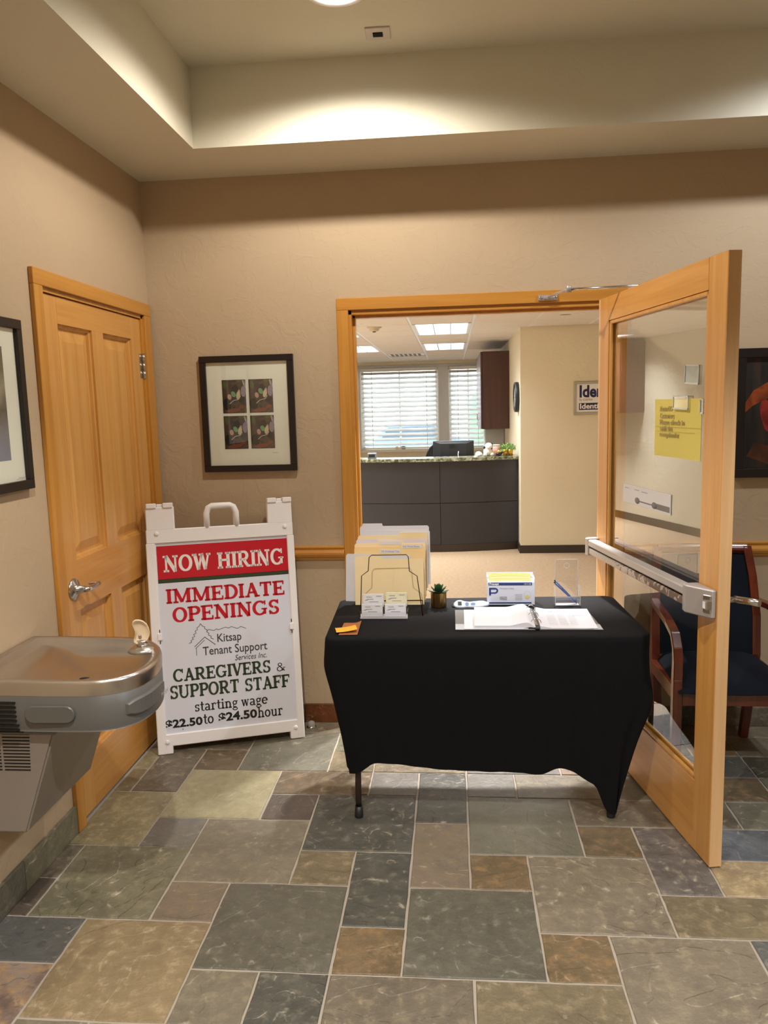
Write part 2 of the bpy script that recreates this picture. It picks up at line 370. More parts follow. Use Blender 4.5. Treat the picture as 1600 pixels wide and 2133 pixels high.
def glyph(c):
    p = Pen(); B = 0.235; T = 0.135; H = 0.125
    def stem(x, y0=0, y1=1): p.st(x, y0, x, y1, B)
    def slab(x, y, h=0.17): p.st(x-h, y+(H/2 if y < 0.4 else -H/2), x+h, y+(H/2 if y < 0.4 else -H/2), H)
    adv = 0.9
    if c == 'I': stem(.2); slab(.2, 0, .19); slab(.2, 1, .19); adv = .42
    elif c == 'N':
        p.st(.2, 0, .2, 1, T); p.st(.82, 0, .82, 1, T); p.st(.2, .98, .80, .02, .24); slab(.2, 0, .18); slab(.16, 1, .16); slab(.82, 1, .18); adv = 1.04
    elif c == 'O': p.arc(.46, .5, .36, .45, 0, 360, .22, .12, 32); adv = .94
    elif c == 'W':
        p.st(.16, 1, .40, .02, B); p.st(.40, .02, .63, .95, T); p.st(.62, 1, .86, .02, B); p.st(.86, .02, 1.1, 1, T); slab(.14, 1, .16); slab(.60, 1, .16); slab(1.1, 1, .15); adv = 1.28
    elif c == 'H':
        stem(.22); stem(.8); p.st(.22, .52, .8, .52, T)
        for x in (.22, .8):
            for y in (0, 1): slab(x, y, .19)
        adv = 1.04
    elif c in 'RP':
        stem(.22); slab(.22, 0, .19); slab(.18, 1, .16); p.st(.2, .945, .5, .945, T); p.st(.2, .475, .5, .475, T); p.arc(.48, .71, .25, .235, -90, 90, .22, T)
        if c == 'R': p.st(.48, .46, .76, .06, .2); slab(.82, 0, .14); adv = .98
        else: adv = .84
    elif c == 'G':
        p.arc(.5, .5, .38, .45, 45, 318, .22, .12, 26); p.st(.82, .06, .82, .45, .18); p.st(.6, .43, .98, .43, .1); p.st(.84, .70, .84, 1.0, .1); adv = 1.04
    elif c == 'C':
        p.arc(.5, .5, .38, .45, 42, 318, .22, .12, 26); p.st(.84, .66, .84, 1.0, .1); adv = .94
    elif c == 'M':
        p.st(.2, 0, .2, 1, T); p.st(1.02, 0, 1.02, 1, B); p.st(.2, .98, .60, .06, .22); p.st(.60, .06, 1.0, .98, T); slab(.2, 0, .17); slab(.16, 1, .16); slab(1.02, 0, .19); slab(1.06, 1, .15); adv = 1.24
    elif c in 'EF':
        stem(.22); slab(.18, 0, .16); slab(.18, 1, .16); p.st(.2, .945, .74, .945, T); p.st(.2, .5, .58, .5, T); p.st(.74, .74, .74, 1, .1); p.st(.58, .36, .58, .64, .09)
        if c == 'E': p.st(.2, .055, .76, .055, T); p.st(.77, 0, .77, .28, .1)
        else: slab(.24, 0, .2)
        adv = .86 if c == 'E' else .80
    elif c == 'D':
        stem(.22); slab(.16, 0, .14); slab(.16, 1, .14); p.st(.2, .945, .46, .945, T); p.st(.2, .055, .46, .055, T); p.arc(.42, .5, .40, .445, -90, 90, .22, T, 20); adv = .96
    elif c == 'A':
        p.st(.18, 0, .48, 1, T); p.st(.46, 1, .80, 0, .22); p.st(.26, .33, .7, .33, T); slab(.17, 0, .16); slab(.82, 0, .18); adv = .98
    elif c == 'V':
        p.st(.16, 1, .47, 0, .22); p.st(.47, .02, .78, 1, T); slab(.15, 1, .17); slab(.80, 1, .16); adv = .92
    elif c == 'U':
        p.st(.2, .36, .2, 1, B); p.st(.78, .34, .78, 1, T); p.arc(.49, .36, .30, .31, 180, 360, .17, .13, 18); slab(.2, 1, .18); slab(.78, 1, .16); adv = .98
    elif c == 'T':
        stem(.44); slab(.44, 0, .2); p.st(.06, .945, .82, .945, T); p.st(.1, .72, .1, 1, .1); p.st(.78, .72, .78, 1, .1); adv = .88
    elif c == 'S':
        p.arc(.40, .72, .25, .225, 20, 262, .19, .12); p.arc(.38, .275, .26, .225, 82, -165, .19, .12); p.st(.66, .70, .66, 1, .09); p.st(.12, 0, .12, .30, .09); adv = .78
    elif c == '&':
        p.arc(.40, .77, .17, .18, 0, 360, .09, .08, 18); p.st(.30, .66, .84, .03, .1); p.arc(.36, .28, .25, .24, 100, 350, .09, .08); p.arc(.42, .30, .34, .26, -60, 10, .07, .07); p.st(.66, .42, .92, .42, .07); adv = 1.0
    elif c == ' ': adv = .42
    else:
        X = .68
        if c == 'o': p.arc(.34, X/2, .25, .29, 0, 360, .17, .1, 24); adv = .70
        elif c == 'e': p.arc(.34, X/2, .25, .29, 0, 318, .17, .1, 22); p.st(.12, .36, .6, .36, .08); adv = .66
        elif c == 'a':
            p.arc(.30, .46, .20, .17, 0, 150, .14, .1); p.st(.50, .05, .50, .48, .16); p.arc(.30, .19, .19, .14, 60, 320, .14, .09); p.st(.5, .05, .66, .05, .1); adv = .70
        elif c == 's':
            p.arc(.28, .49, .17, .14, 20, 262, .14, .09); p.arc(.27, .19, .18, .14, 82, -165, .14, .09); p.st(.47, .46, .47, .68, .06); p.st(.08, 0, .08, .22, .06); adv = .56
        elif c == 't': p.st(.24, .12, .24, .9, .16); p.st(.04, .63, .46, .63, .09); p.arc(.36, .16, .13, .12, 180, 330, .1, .08); adv = .50
        elif c == 'r': p.st(.2, 0, .2, .66, .16); slab(.2, 0, .18); p.st(.04, .62, .2, .62, .08); p.arc(.40, .45, .17, .19, 50, 170, .1, .1); p.st(.48, .50, .56, .62, .1); adv = .60
        elif c == 'i': p.st(.2, 0, .2, .66, .16); slab(.2, 0, .17); p.st(.04, .62, .2, .62, .08); p.arc(.19, .88, .05, .05, 0, 360, .1, .1, 10); adv = .40
        elif c in 'nh':
            p.st(.2, 0, .2, .66 if c == 'n' else 1, .16); slab(.2, 0, .17); p.st(.02, .62 if c == 'n' else .96, .2, .62 if c == 'n' else .96, .08); p.arc(.40, .42, .20, .21, 0, 170, .14, .1); p.st(.60, 0, .60, .44, .16); slab(.6, 0, .17); adv = .82
        elif c == 'u':
            p.st(.2, .2, .2, .66, .16); p.st(.60, 0, .60, .66, .16); p.arc(.38, .22, .18, .18, 180, 350, .14, .1); p.st(.02, .62, .2, .62, .08); p.st(.44, .62, .6, .62, .08); p.st(.6, .04, .76, .04, .08); adv = .82
        elif c == 'w':
            p.st(.14, .66, .30, .02, .15); p.st(.30, .02, .46, .62, .08); p.st(.46, .66, .62, .02, .15); p.st(.62, .02, .78, .66, .08); p.st(.02, .62, .26, .62, .08); p.st(.36, .62, .54, .62, .08); p.st(.66, .62, .88, .62, .08); adv = .9
        elif c == 'g':
            p.arc(.30, .46, .18, .17, 0, 360, .13, .09, 20); p.arc(.31, -.12, .24, .12, 0, 360, .1, .08, 20); p.st(.16, .30, .14, .06, .08); p.st(.12, .07, .46, .05, .1); p.st(.44, .58, .62, .62, .09); adv = .64
    return p.q, adv
def slab_text(txt, x0, x1, y, cap, m, name, parent, zoff, label=None):
    quads = []; x = 0.0
    for c in txt:
        q, a = glyph(c)
        for f in q: quads.append([(px+x, py) for px, py in f])
        x += a
    xs = [p[0] for f in quads for p in f]; a, b = min(xs), max(xs); k = (x1-x0)/(b-a)
    mb = MB()
    for f in quads:
        mb.poly([(x0+(px-a)*k, zoff, y+py*cap) for px, py in f])
    o = mb.obj(name, m, parent)
    if label: o['label'] = label
    return o

# ---------------------------------------------------------------- the lobby shell
HS, HT = 2.707, 3.03     # soffit and raised tray heights
X1, Y0 = 5.2, -6.2
def shell():
    f = MB(); f.box(-.2, X1, Y0, 0.14, -0.09, -0.0035); fl = struct('floor', f, plain('grout', S(166, 157, 143), 0.85, bump=0.3, bscale=300, var=0.1))
    tl = MB()
    w = MB(); w.box(-0.14, 0, Y0, -1.018, 0, HS); w.box(-0.14, 0, -0.106, 0.14, 0, HS); w.box(-0.14, 0, -1.018, -0.106, 2.058, HS); w.box(-0.20, -0.14, -1.3, 0.14, -.02, HS); struct('wall_left', w, wall_m)  # last box is an unseen backing added to block light under the door
    w = MB(); w.box(0, 1.0, 0, 0.14, 0, HS); w.box(2.24, X1, 0, 0.14, 0, HS); w.box(1.0, 2.24, 0, 0.14, 2.062, HS); struct('wall_back', w, [wall_m])
    w = MB(); w.box(X1, X1+0.14, Y0-0.14, 0.14, 0, HS); struct('wall_right', w, wall_m)
    w = MB(); w.box(-0.14, X1, Y0-0.14, Y0, 0, HS); struct('wall_front', w, wall_m)
    tx0, tx1, ty0, ty1 = 0.4054, 4.6, -5.7, -0.4165
    c = MB()
    c.box(-0.14, tx0, Y0-0.14, 0.14, HS, HT+0.1); c.box(tx1, X1+0.14, Y0-0.14, 0.14, HS, HT+0.1)
    c.box(tx0, tx1, ty1, 0.14, HS, HT+0.1); c.box(tx0, tx1, Y0-0.14, ty0, HS, HT+0.1); c.box(tx0, tx1, ty0, ty1, HT, HT+0.1)
    struct('ceiling', c, tray_m)
    return fl
FLOOR = shell()

# slate floor ------------------------------------------------------------------
K = 1.24
def SL(r, g, b):
    c = S(r, g, b, K); y = .3*c[0]+.6*c[1]+.1*c[2]
    return (min(1, (c[0]*.74+y*.26)*1.03), min(1, (c[1]*.74+y*.26)*1.02), min(1, (c[2]*.74+y*.26)*.92), 1)
slates = {
 'cream': slate('slate_cream', SL(150, 142, 108), SL(136, 128, 94), step=0.5), 'olive': slate('slate_olive', SL(138, 128, 96), SL(120, 112, 82), SL(152, 138, 100), .3, 0.5),
 'greybrown': slate('slate_greybrown', SL(108, 98, 84), SL(92, 82, 70), SL(120, 108, 84), .2), 'brown': slate('slate_brown', SL(104, 88, 64), SL(88, 74, 54), SL(118, 92, 60), .3, 0.6),
 'grey': slate('slate_grey', SL(108, 104, 92), SL(94, 92, 80)), 'darkbrown': slate('slate_darkbrown', SL(88, 76, 68), SL(76, 66, 60), None, 0, 0.4),
 'bluegrey': slate('slate_bluegrey', SL(112, 108, 104), SL(100, 96, 92), None, 0, 0.6), 'warmgrey': slate('slate_warmgrey', SL(118, 109, 94), SL(106, 98, 84), SL(122, 112, 88), .2, 0.5),
 'dark': slate('slate_dark', SL(80, 80, 74), SL(66, 66, 62), SL(98, 94, 84), .1, 1.0), 'green': slate('slate_green', SL(93, 90, 79), SL(83, 80, 70), SL(100, 97, 86), .1, 0.6),
 'sage': slate('slate_sage', SL(112, 109, 88), SL(98, 95, 76), SL(122, 114, 92), .2, 1.3), 'pinkish': slate('slate_pinkish', SL(122, 106, 92), SL(108, 96, 82), SL(118, 100, 70), .2, 0.7),
 'tan': slate('slate_tan', SL(138, 118, 84), SL(126, 107, 76), SL(150, 130, 98), .15, 0.7), 'slateblue': slate('slate_blue', SL(92, 93, 94), SL(78, 80, 83), SL(66, 68, 70), .1, 0.8), 'indigo': slate('slate_indigo', SL(84, 90, 100), SL(72, 77, 88), None, 0, 0.6),
 'mottled': slate('slate_mottled', SL(140, 120, 112), SL(86, 66, 62), SL(150, 116, 74), .5, 0.8), 'rust': slate('slate_rust', SL(112, 92, 62), SL(96, 78, 50), SL(128, 98, 56), .4, 0.7),
 'purple': slate('slate_purple', SL(102, 96, 96), SL(86, 80, 80), SL(118, 108, 100), .2, 0.9), 'sand': slate('slate_sand', SL(158, 136, 98), SL(134, 114, 82), SL(170, 146, 104), .3, 0.6),
 'warm': slate('slate_warm', SL(124, 112, 96), SL(112, 100, 86), SL(132, 120, 96), .2, 1.2), 'hazel': slate('slate_hazel', SL(118, 104, 76), SL(104, 92, 68), SL(128, 112, 84), .3, 0.6),
}
GX, GY, GS = 0.282, -0.3445, 0.2058
listed = [(-1,0,1,2,'greybrown'),(-2,0,1,1,'olive'),(-2,1,1,1,'hazel'),(0,0,1,1,'brown'),(1,-1,2,2,'grey'),(3,-1,1,1,'sage'),(3,0,1,1,'hazel'),(0,1,2,2,'cream'),(2,1,2,1,'brown'),
 (-2,2,2,2,'olive'),(2,2,1,1,'darkbrown'),(0,3,1,1,'bluegrey'),(1,3,2,2,'warmgrey'),(3,2,2,2,'dark'),(-2,4,1,1,'greybrown'),(-2,5,1,1,'darkbrown'),(-1,4,2,2,'sage'),(3,4,1,1,'hazel'),
 (1,5,1,1,'pinkish'),(2,5,2,2,'green'),(4,4,1,2,'dark'),(0,6,2,2,'tan'),(-2,6,2,1,'slateblue'),(-2,7,2,2,'mottled'),(2,7,1,1,'warmgrey'),(3,7,1,2,'dark'),(4,6,1,1,'rust'),
 (4,1,1,1,'bluegrey'),(5,1,1,2,'dark'),(6,1,1,1,'bluegrey'),(7,1,2,1,'warmgrey'),(9,1,1,1,'grey'),(6,2,2,2,'grey'),(8,2,2,1,'greybrown'),(8,3,1,1,'brown'),(5,3,1,2,'pinkish'),(6,4,1,1,'rust'),
 (7,4,2,2,'warm'),(9,3,1,2,'purple'),(5,5,2,2,'green'),(7,6,1,1,'rust'),(9,5,2,1,'hazel'),(8,6,2,2,'warm'),(10,6,1,2,'slateblue'),(4,7,2,2,'greybrown'),(6,7,2,2,'hazel'),
 (10,4,2,1,'sand'),(10,3,2,1,'indigo'),(10,2,1,1,'greybrown'),(11,2,2,1,'grey'),(10,1,2,1,'brown'),(10,0,2,1,'slateblue'),(12,1,1,1,'grey'),(12,0,2,1,'dark'),(12,3,2,2,'warmgrey'),(11,5,2,2,'olive'),(0,8,1,1,'warmgrey'),(1,8,2,2,'olive')]
def floor_tiles():
    occ = {}; tiles = []
    for t in listed:
        i, j, w, h, c = t
        if any((a, b) in occ for a in range(i, i+w) for b in range(j, j+h)): continue
        for a in range(i, i+w):
            for b in range(j, j+h): occ[(a, b)] = 1
        tiles.append(t)
    rnd = random.Random(11); keys = list(slates)
    for j in range(-3, 30):
        for i in range(-2, 24):
            if (i, j) in occ: continue
            for (w, h) in rnd.choice([[(2, 2), (2, 1), (1, 1)], [(2, 1), (1, 2), (1, 1)], [(1, 1)], [(2, 2), (1, 2), (1, 1)]]):
                if i+w <= 24 and j+h <= 30 and not any((a, b) in occ for a in range(i, i+w) for b in range(j, j+h)): break
            for a in range(i, i+w):
                for b in range(j, j+h): occ[(a, b)] = 1
            tiles.append((i, j, w, h, rnd.choice(keys)))
    g = 0.0036; rnd = random.Random(5); cnt = 0
    for (i, j, w, h, c) in tiles:
        xa = GX+i*GS; xb = xa+w*GS; yb = GY-j*GS; ya = yb-h*GS
        xa = max(xa, 0.0); xb = min(xb, X1); yb = min(yb, 0.0); ya = max(ya, Y0)
        if xb-xa < 0.03 or yb-ya < 0.03: continue
        cx, cy = (xa+xb)/2, (ya+yb)/2; hx, hy = (xb-xa)/2-g, (yb-ya)/2-g
        pts = []
        for (sx, sy, ex, ey) in ((-1, -1, 1, -1), (1, -1, 1, 1), (1, 1, -1, 1), (-1, 1, -1, -1)):
            for k in range(5):
                t = k/5; px = sx+(ex-sx)*t; py = sy+(ey-sy)*t
                jx = rnd.uniform(-0.0016, 0.0016); jy = rnd.uniform(-0.0016, 0.0016)
                pts.append((px*hx+jx, py*hy+jy))
        mb = MB(); top = rnd.uniform(-0.0008, 0.0008)
        bm = mb.bm
        lo = [bm.verts.new((x, y, -0.014)) for x, y in pts]; mi_ = [bm.verts.new((x, y, top-0.0025)) for x, y in pts]
        hi = [bm.verts.new((x-math.copysign(0.0025, x), y-math.copysign(0.0025, y), top)) for x, y in pts]
        n = len(pts)
        for k in range(n):
            bm.faces.new((lo[k], lo[(k+1) % n], mi_[(k+1) % n], mi_[k])); bm.faces.new((mi_[k], mi_[(k+1) % n], hi[(k+1) % n], hi[k]))
        bm.faces.new(hi)
        mb.obj('slate_tile', slates[c], FLOOR, loc=(cx, cy, 0))
        cnt += 1
    return cnt
floor_tiles()

def baseboards():
    rnd = random.Random(3)
    def run(name, pts, horiz):
        e = structE(name)
        for (a, b, c) in pts:
            m = MB()
            if horiz: m.box(a+0.0015, b-0.0015, -0.013, 0, 0.002, 0.098, 0.001)
            else: m.box(0, 0.013, a+0.0015, b-0.0015, 0.002, 0.112, 0.001)
            m.obj('slate_piece', slates[c], e)
    run('baseboard_back', [(0.0, .30, 'grey'), (.30, .70, 'sage'), (.70, .934, 'base_rust'), (2.30, 2.7, 'dark'), (2.7, 3.1, 'greybrown'), (3.1, 3.5, 'sage'), (3.5, 3.9, 'brown'), (3.9, 4.3, 'grey'), (4.3, 4.7, 'dark'), (4.7, 5.2, 'sage')], True)
    run('baseboard_left', [(-1.46, -1.09, 'sage'), (-1.87, -1.46, 'green'), (-2.28, -1.87, 'slateblue'), (-2.69, -2.28, 'brown'), (-3.1, -2.69, 'grey'), (-3.5, -3.1, 'sage'), (-3.9, -3.5, 'dark'), (-4.3, -3.9, 'brown'), (-4.7, -4.3, 'green'), (-5.1, -4.7, 'grey'), (-5.5, -5.1, 'sage'), (-6.2, -5.5, 'dark')], False)
slates['base_rust'] = slate('slate_base_rust', S(120, 66, 30), S(92, 48, 22), S(130, 110, 70), .0, 0.3, 0.35)
baseboards()

def rail(name, xa, xb):
    prof = [(0, .853), (.010, .853), (.014, .858), (.016, .866), (.028, .872), (.034, .884), (.034, .893), (.028, .904), (.018, .908), (.018, .912), (.024, .916), (.024, .922), (0, .924)]
    mb = MB(); b = mb.bm
    A = [b.verts.new((xa, -d, z)) for d, z in prof]; B = [b.verts.new((xb, -d, z)) for d, z in prof]
    for k in range(len(prof)-1): b.faces.new((A[k], B[k], B[k+1], A[k+1]))
    b.faces.new(A); b.faces.new(B[::-1])
    struct(name, mb, casing_x)
rail('trim_3', 0.0, 0.934); rail('trim_4', 2.296, X1)

def casing_left():
    e = structE('trim_1')
    box(0, .018, -1.092, -1.030, 0, 2.070, .002).obj('casing_leg', casing_m, e)
    box(0, .018, -.094, -.018, 0, 2.070, .002).obj('casing_leg', casing_m, e)
    box(0, .018, -1.092, -.018, 2.070, 2.128, .002).obj('casing_head', casing_y, e)
    m = MB(); m.box(-.14, .004, -1.030, -1.0135, 0, 2.072); m.box(-.14, .004, -.1105, -.094, 0, 2.072); m.box(-.14, .004, -1.030, -.094, 2.054, 2.070)
    m.obj('jamb', casing_m, e)
casing_left()
def casing_back():
    e = structE('trim_2')
    box(.934, .990, -.018, 0, 0, 2.068, .002).obj('casing_leg', casing_m, e)
    box(2.240, 2.296, -.018, 0, 0, 2.068, .002).obj('casing_leg', casing_m, e)
    box(.934, 2.296, -.018, 0, 2.068, 2.124, .002).obj('casing_head', casing_x, e)
    box(.984, 1.004, -.004, .15, 0, 2.066).obj('jamb', casing_m, e)
    box(2.226, 2.246, -.004, .15, 0, 2.066).obj('jamb', casing_m, e)
    box(.984, 2.246, -.004, .15, 2.048, 2.068).obj('head_jamb', casing_x, e)
    m = MB(); m.box(1.004, 1.016, .045, .085, 0, 2.048, .001); m.box(2.214, 2.226, .045, .085, 0, 2.048, .001); m.box(1.004, 2.226, .045, .085, 2.036, 2.048, .001)
    m.obj('door_stop', casing_m, e)
    m = MB(); m.box(.936, .990, .14, .158, 0, 2.12, .002); m.box(2.24, 2.294, .14, .158, 0, 2.12, .002); m.box(.936, 2.294, .14, .158, 2.068, 2.124, .002); m.obj('rear_casing', casing_m, e)
casing_back()

def raised_panel(mb, y0, y1, z0, z1, x):
    # a raised-and-fielded panel facing +x, with a moulded lip, sunk by 12 mm
    def ring(i, xx): return [(xx, y0+i, z0+i), (xx, y1-i, z0+i), (xx, y1-i, z1-i), (xx, y0+i, z1-i)]
    R = [ring(0, x), ring(.001, x-.009), ring(.010, x-.011), ring(.014, x-.022), ring(.024, x-.022), ring(.062, x-.012)]
    b = mb.bm; V = [[b.verts.new(p) for p in r] for r in R]
    for A, B in zip(V, V[1:]):
        for k in range(4): b.faces.new((A[k], A[(k+1) % 4], B[(k+1) % 4], B[k]))
    b.faces.new(V[-1])
def door_left():
    e = structE('door_1')
    x = -.004; Y = (-1.012, -.902, -.621, -.517, -.221, -.112); Z = (.010, .240, .838, 1.040, 1.950, 2.051)
    b = .0015
    box(x-.044, x, Y[0], Y[1], Z[0], Z[5], b).obj('stile', maple, e); box(x-.044, x, Y[4], Y[5], Z[0], Z[5], b).obj('stile', maple, e)
    for za, zb in ((Z[0], Z[1]), (Z[2], Z[3]), (Z[4], Z[5])): box(x-.044, x, Y[1], Y[4], za, zb, .0005).obj('rail', maple_y, e)
    for za, zb in ((Z[1], Z[2]), (Z[3], Z[4])): box(x-.044, x, Y[2], Y[3], za, zb, .0005).obj('mullion', maple, e)
    for ya, yb in ((Y[1], Y[2]), (Y[3], Y[4])):
        for za, zb in ((Z[1], Z[2]), (Z[3], Z[4])):
            m = MB(); raised_panel(m, ya, yb, za, zb, x); m.obj('door_panel', maple, e)
    for z in (1.83, 1.02, .22):
        m = MB(); m.box(x-.001, x+.002, -.142, -.112, z-.057, z+.057, .0005); m.tube([(x+.009, -.108, z-.06), (x+.009, -.108, z-.02)], .0065, 10); m.tube([(x+.009, -.108, z-.018), (x+.009, -.108, z+.018)], .0065, 10); m.tube([(x+.009, -.108, z+.02), (x+.009, -.108, z+.06)], .0065, 10)
        m.box(x, x+.0035, -.108, -.078, z-.057, z+.057, .0005)
        m.obj('hinge', chrome, e)['label'] = 'chrome butt hinge'
    M = Matrix.Translation((x, -.945, .932)) @ Matrix.Rotation(PI/2, 4, 'Y')
    m = MB(); m.lathe([(.0, 0), (.043, 0), (.043, .004), (.040, .008), (.022, .013), (.016, .020), (.014, .046), (.0, .046)], 28, M)
    h = m.obj('handle_rose', chrome, e); h['label'] = 'round chrome handle rose'
    m = MB(); m.tube([(x+.046, -.952, .932), (x+.056, -.935, .931), (x+.058, -.90, .930), (x+.056, -.865, .930), (x+.050, -.835, .930)], [.0095, .0105, .0105, .010, .009], 12)
    m.box(x+.012, x+.056, -.848, -.828, .925, .939, .003)
    m.obj('door_handle', chrome, h)
door_left()

# glass door, open -----------------------------------------------------------
HX, HY = 2.148, -0.112; FX, FY = 2.3345, -1.222
dl = math.hypot(FX-HX, FY-HY); DX = Vector(((FX-HX)/dl, (FY-HY)/dl, 0)); DN = Vector((DX.y, -DX.x, 0))   # DN points towards -x side (visible face)
if DN.x > 0: DN = -DN
DW = dl; TH = 0.045
DOORM = frame_matrix((HX, HY, 0), DX, DN, Vector((0, 0, 1)))    # local: x along the door, y out of the visible face, z up
def door_glass():
    e = structE('door_2', M=DOORM)
    z0, z1 = .006, 2.058; gw = (.122, DW-.120); gz = (.262, 1.955)
    box(.022, gw[0], -TH, 0, z0, z1, .0015).obj('stile', maple, e)
    box(0, .022, -TH, 0, z0, z1, .0015).obj('edge_strip', maple_pale, e)
    box(gw[1], DW, -TH, -.001, z0, z1, .0015).obj('stile', [maple], e)
    box(DW, DW+.0015, -TH+.001, -.002, z0+.001, z1-.001).obj('edge_band', maple_pale, e)
    box(gw[0], gw[1], -TH, -.0005, gz[1], z1, .0005).obj('rail', maple_x, e)
    box(gw[0], gw[1], -TH, -.0005, z0, gz[0], .0005).obj('rail', maple_x, e)
    m = MB()
    for (a, b, c, d) in ((gw[0], gw[1], gz[0], gz[0]+.016), (gw[0], gw[1], gz[1]-.016, gz[1]), (gw[0], gw[0]+.016, gz[0], gz[1]), (gw[1]-.016, gw[1], gz[0], gz[1])):
        m.box(a, b, -.016, -.004, c, d, .003); m.box(a, b, -TH+.003, -.030, c, d, .003)
    m.obj('glazing_bead', maple, e)
    box(gw[0]+.001, gw[1]-.001, -.026, -.020, gz[0]+.001, gz[1]-.001).obj('glass_pane', clear, e)
    # panic bar
    zc = .932
    pb = box(.006, DW-.012, .001, .012, zc-.030, zc+.030, .002).obj('panic_bar', alu, e); pb['label'] = 'grey aluminium push bar worn along its edge'
    worn = worn_metal()
    m = MB(); m.box(.03, DW-.125, .012, .048, zc-.034, zc-.004, .004); m.obj('lower_rail', worn, pb)
    m = MB(); m.box(.03, DW-.125, .012, .052, zc+.004, zc+.034, .004); m.obj('upper_rail', alu, pb)
    m = MB(); m.prism([(-.004, 0), (.03, 0), (.034, .052), (.010, .060), (-.004, .040)], zc-.040, zc+.040, bev=.003); m.obj('end_cap', alu, pb)
    m = MB(); m.prism([(DW-.130, 0), (DW-.004, 0), (DW-.004, .014), (DW-.100, .062), (DW-.130, .056)], zc-.048, zc+.048, bev=.004); cs = m.obj('latch_case', alu, pb)
    m = MB(); m.prism([(DW-.036, .020), (DW-.008, .004), (DW-.006, .020), (DW-.030, .034)], zc-.030, zc+.030, bev=.002); m.box(DW-.030, DW-.004, .012, .036, zc-.018, zc+.014, .004); m.obj('latch_bolt', chrome, pb)['label'] = 'bronze coloured latch bolt'
    # outside lever, seen past the free edge
    m = MB(); m.tube([(DW-.06, -TH, zc), (DW-.06, -TH-.055, zc)], .011, 12); m.tube([(DW-.065, -TH-.052, zc), (DW-.05, -TH-.058, zc), (DW-.02, -TH-.075, zc+.002), (DW+.012, -TH-.094, zc+.002)], [.012, .0125, .0125, .012], 14)
    m.lathe([(.0, 0), (.03, 0), (.03, .006), (.0, .006)], 24, Matrix.Translation((DW-.06, -TH, zc)) @ Matrix.Rotation(PI/2, 4, 'X'))
    m.obj('lever_handle', chrome, e)['label'] = 'chrome lever handle on the outer face'
    for z in (.2, 1.03, 1.86):
        m = MB(); m.tube([(-.006, -TH-.004, z-.057), (-.006, -TH-.004, z+.057)], .0075, 10); m.box(-.006, .03, -TH-.002, -TH, z-.057, z+.057); m.obj('hinge', chrome, e)
    return e
def worn_metal():
    m, nt, b = new_mat('worn_metal')
    b.inputs['Roughness'].default_value = .45; b.inputs['Metallic'].default_value = .3
    tc = N(nt, 'ShaderNodeTexCoord'); n = N(nt, 'ShaderNodeTexNoise'); n.inputs['Scale'].default_value = 30; n.inputs['Detail'].default_value = 5; n.inputs['Distortion'].default_value = 1.2
    L(nt, tc.outputs['Object'], n.inputs['Vector'])
    sp = N(nt, 'ShaderNodeSeparateXYZ'); L(nt, tc.outputs['Object'], sp.inputs[0])
    mr = N(nt, 'ShaderNodeMapRange'); mr.inputs[1].default_value = .15; mr.inputs[2].default_value = .75; mr.inputs[3].default_value = -.12; mr.inputs[4].default_value = .16; L(nt, sp.outputs[0], mr.inputs[0])
    ad = N(nt, 'ShaderNodeMath', operation='ADD'); L(nt, n.outputs['Fac'], ad.inputs[0]); L(nt, mr.outputs[0], ad.inputs[1])
    r = N(nt, 'ShaderNodeValToRGB'); r.color_ramp.elements[0].position = .58; r.color_ramp.elements[1].position = .60
    r.color_ramp.elements[0].color = S(176, 170, 166); r.color_ramp.elements[1].color = S(112, 88, 74)
    L(nt, ad.outputs[0], r.inputs[0]); L(nt, r.outputs[0], b.inputs['Base Color'])
    return m
DOOR2 = door_glass()
def closer():
    # arm of the overhead closer: shoe on the casing head, elbow, rod to the door's outer face
    e = thing('door_closer_arm', 'grey folding door closer arm bolted to the casing above the doorway', 'door closer', (1.93, -.018, 2.088))
    inv = Matrix.Translation((-1.93, .018, -2.088))
    m = MB(); m.box(-.045, .045, -.010, 0, -.011, .013, .002); m.box(-.02, .02, -.034, -.008, -.006, .004, .002); m.obj('shoe', alu, e)
    for s in (-1, 1):
        m = MB(); m.lathe([(0, 0), (.008, 0), (.008, .003), (.004, .004), (0, .004)], 14, Matrix.Translation((s*.033, -.010, .001)) @ Matrix.Rotation(PI/2, 4, 'X')); m.obj('screw', chrome, e)
    el = Vector((1.985, -.30, 2.085)) - Vector((1.93, -.018, 2.088)); 
    m = MB(); m.tube([(0, -.026, 0), tuple(el*.5+Vector((0, 0, .004))), tuple(el)], .0055, 8); m.obj('forearm', alu, e)
    m = MB(); m.lathe([(0, -.012), (.012, -.012), (.012, .012), (.008, .016), (0, .016)], 16, Matrix.Translation(tuple(el))); m.obj('elbow', alu, e)
    end = Vector((2.275, -.40, 2.075)) - Vector((1.93, -.018, 2.088))
    m = MB(); m.tube([tuple(el), tuple(end)], .0055, 8); m.obj('main_arm', chrome, e)
    bx = Vector((2.275, -.40, 2.0))
    m = MB(); M = frame_matrix(Vector((2.255, -.43, 2.005))-Vector((1.93, -.018, 2.088)), DX, DN, Vector((0, 0, 1)))
    m.box(-.14, .12, -.055, -.0005, -.03, .03, .006, 2, M=M); m.obj('closer_body', alu, e)
closer()

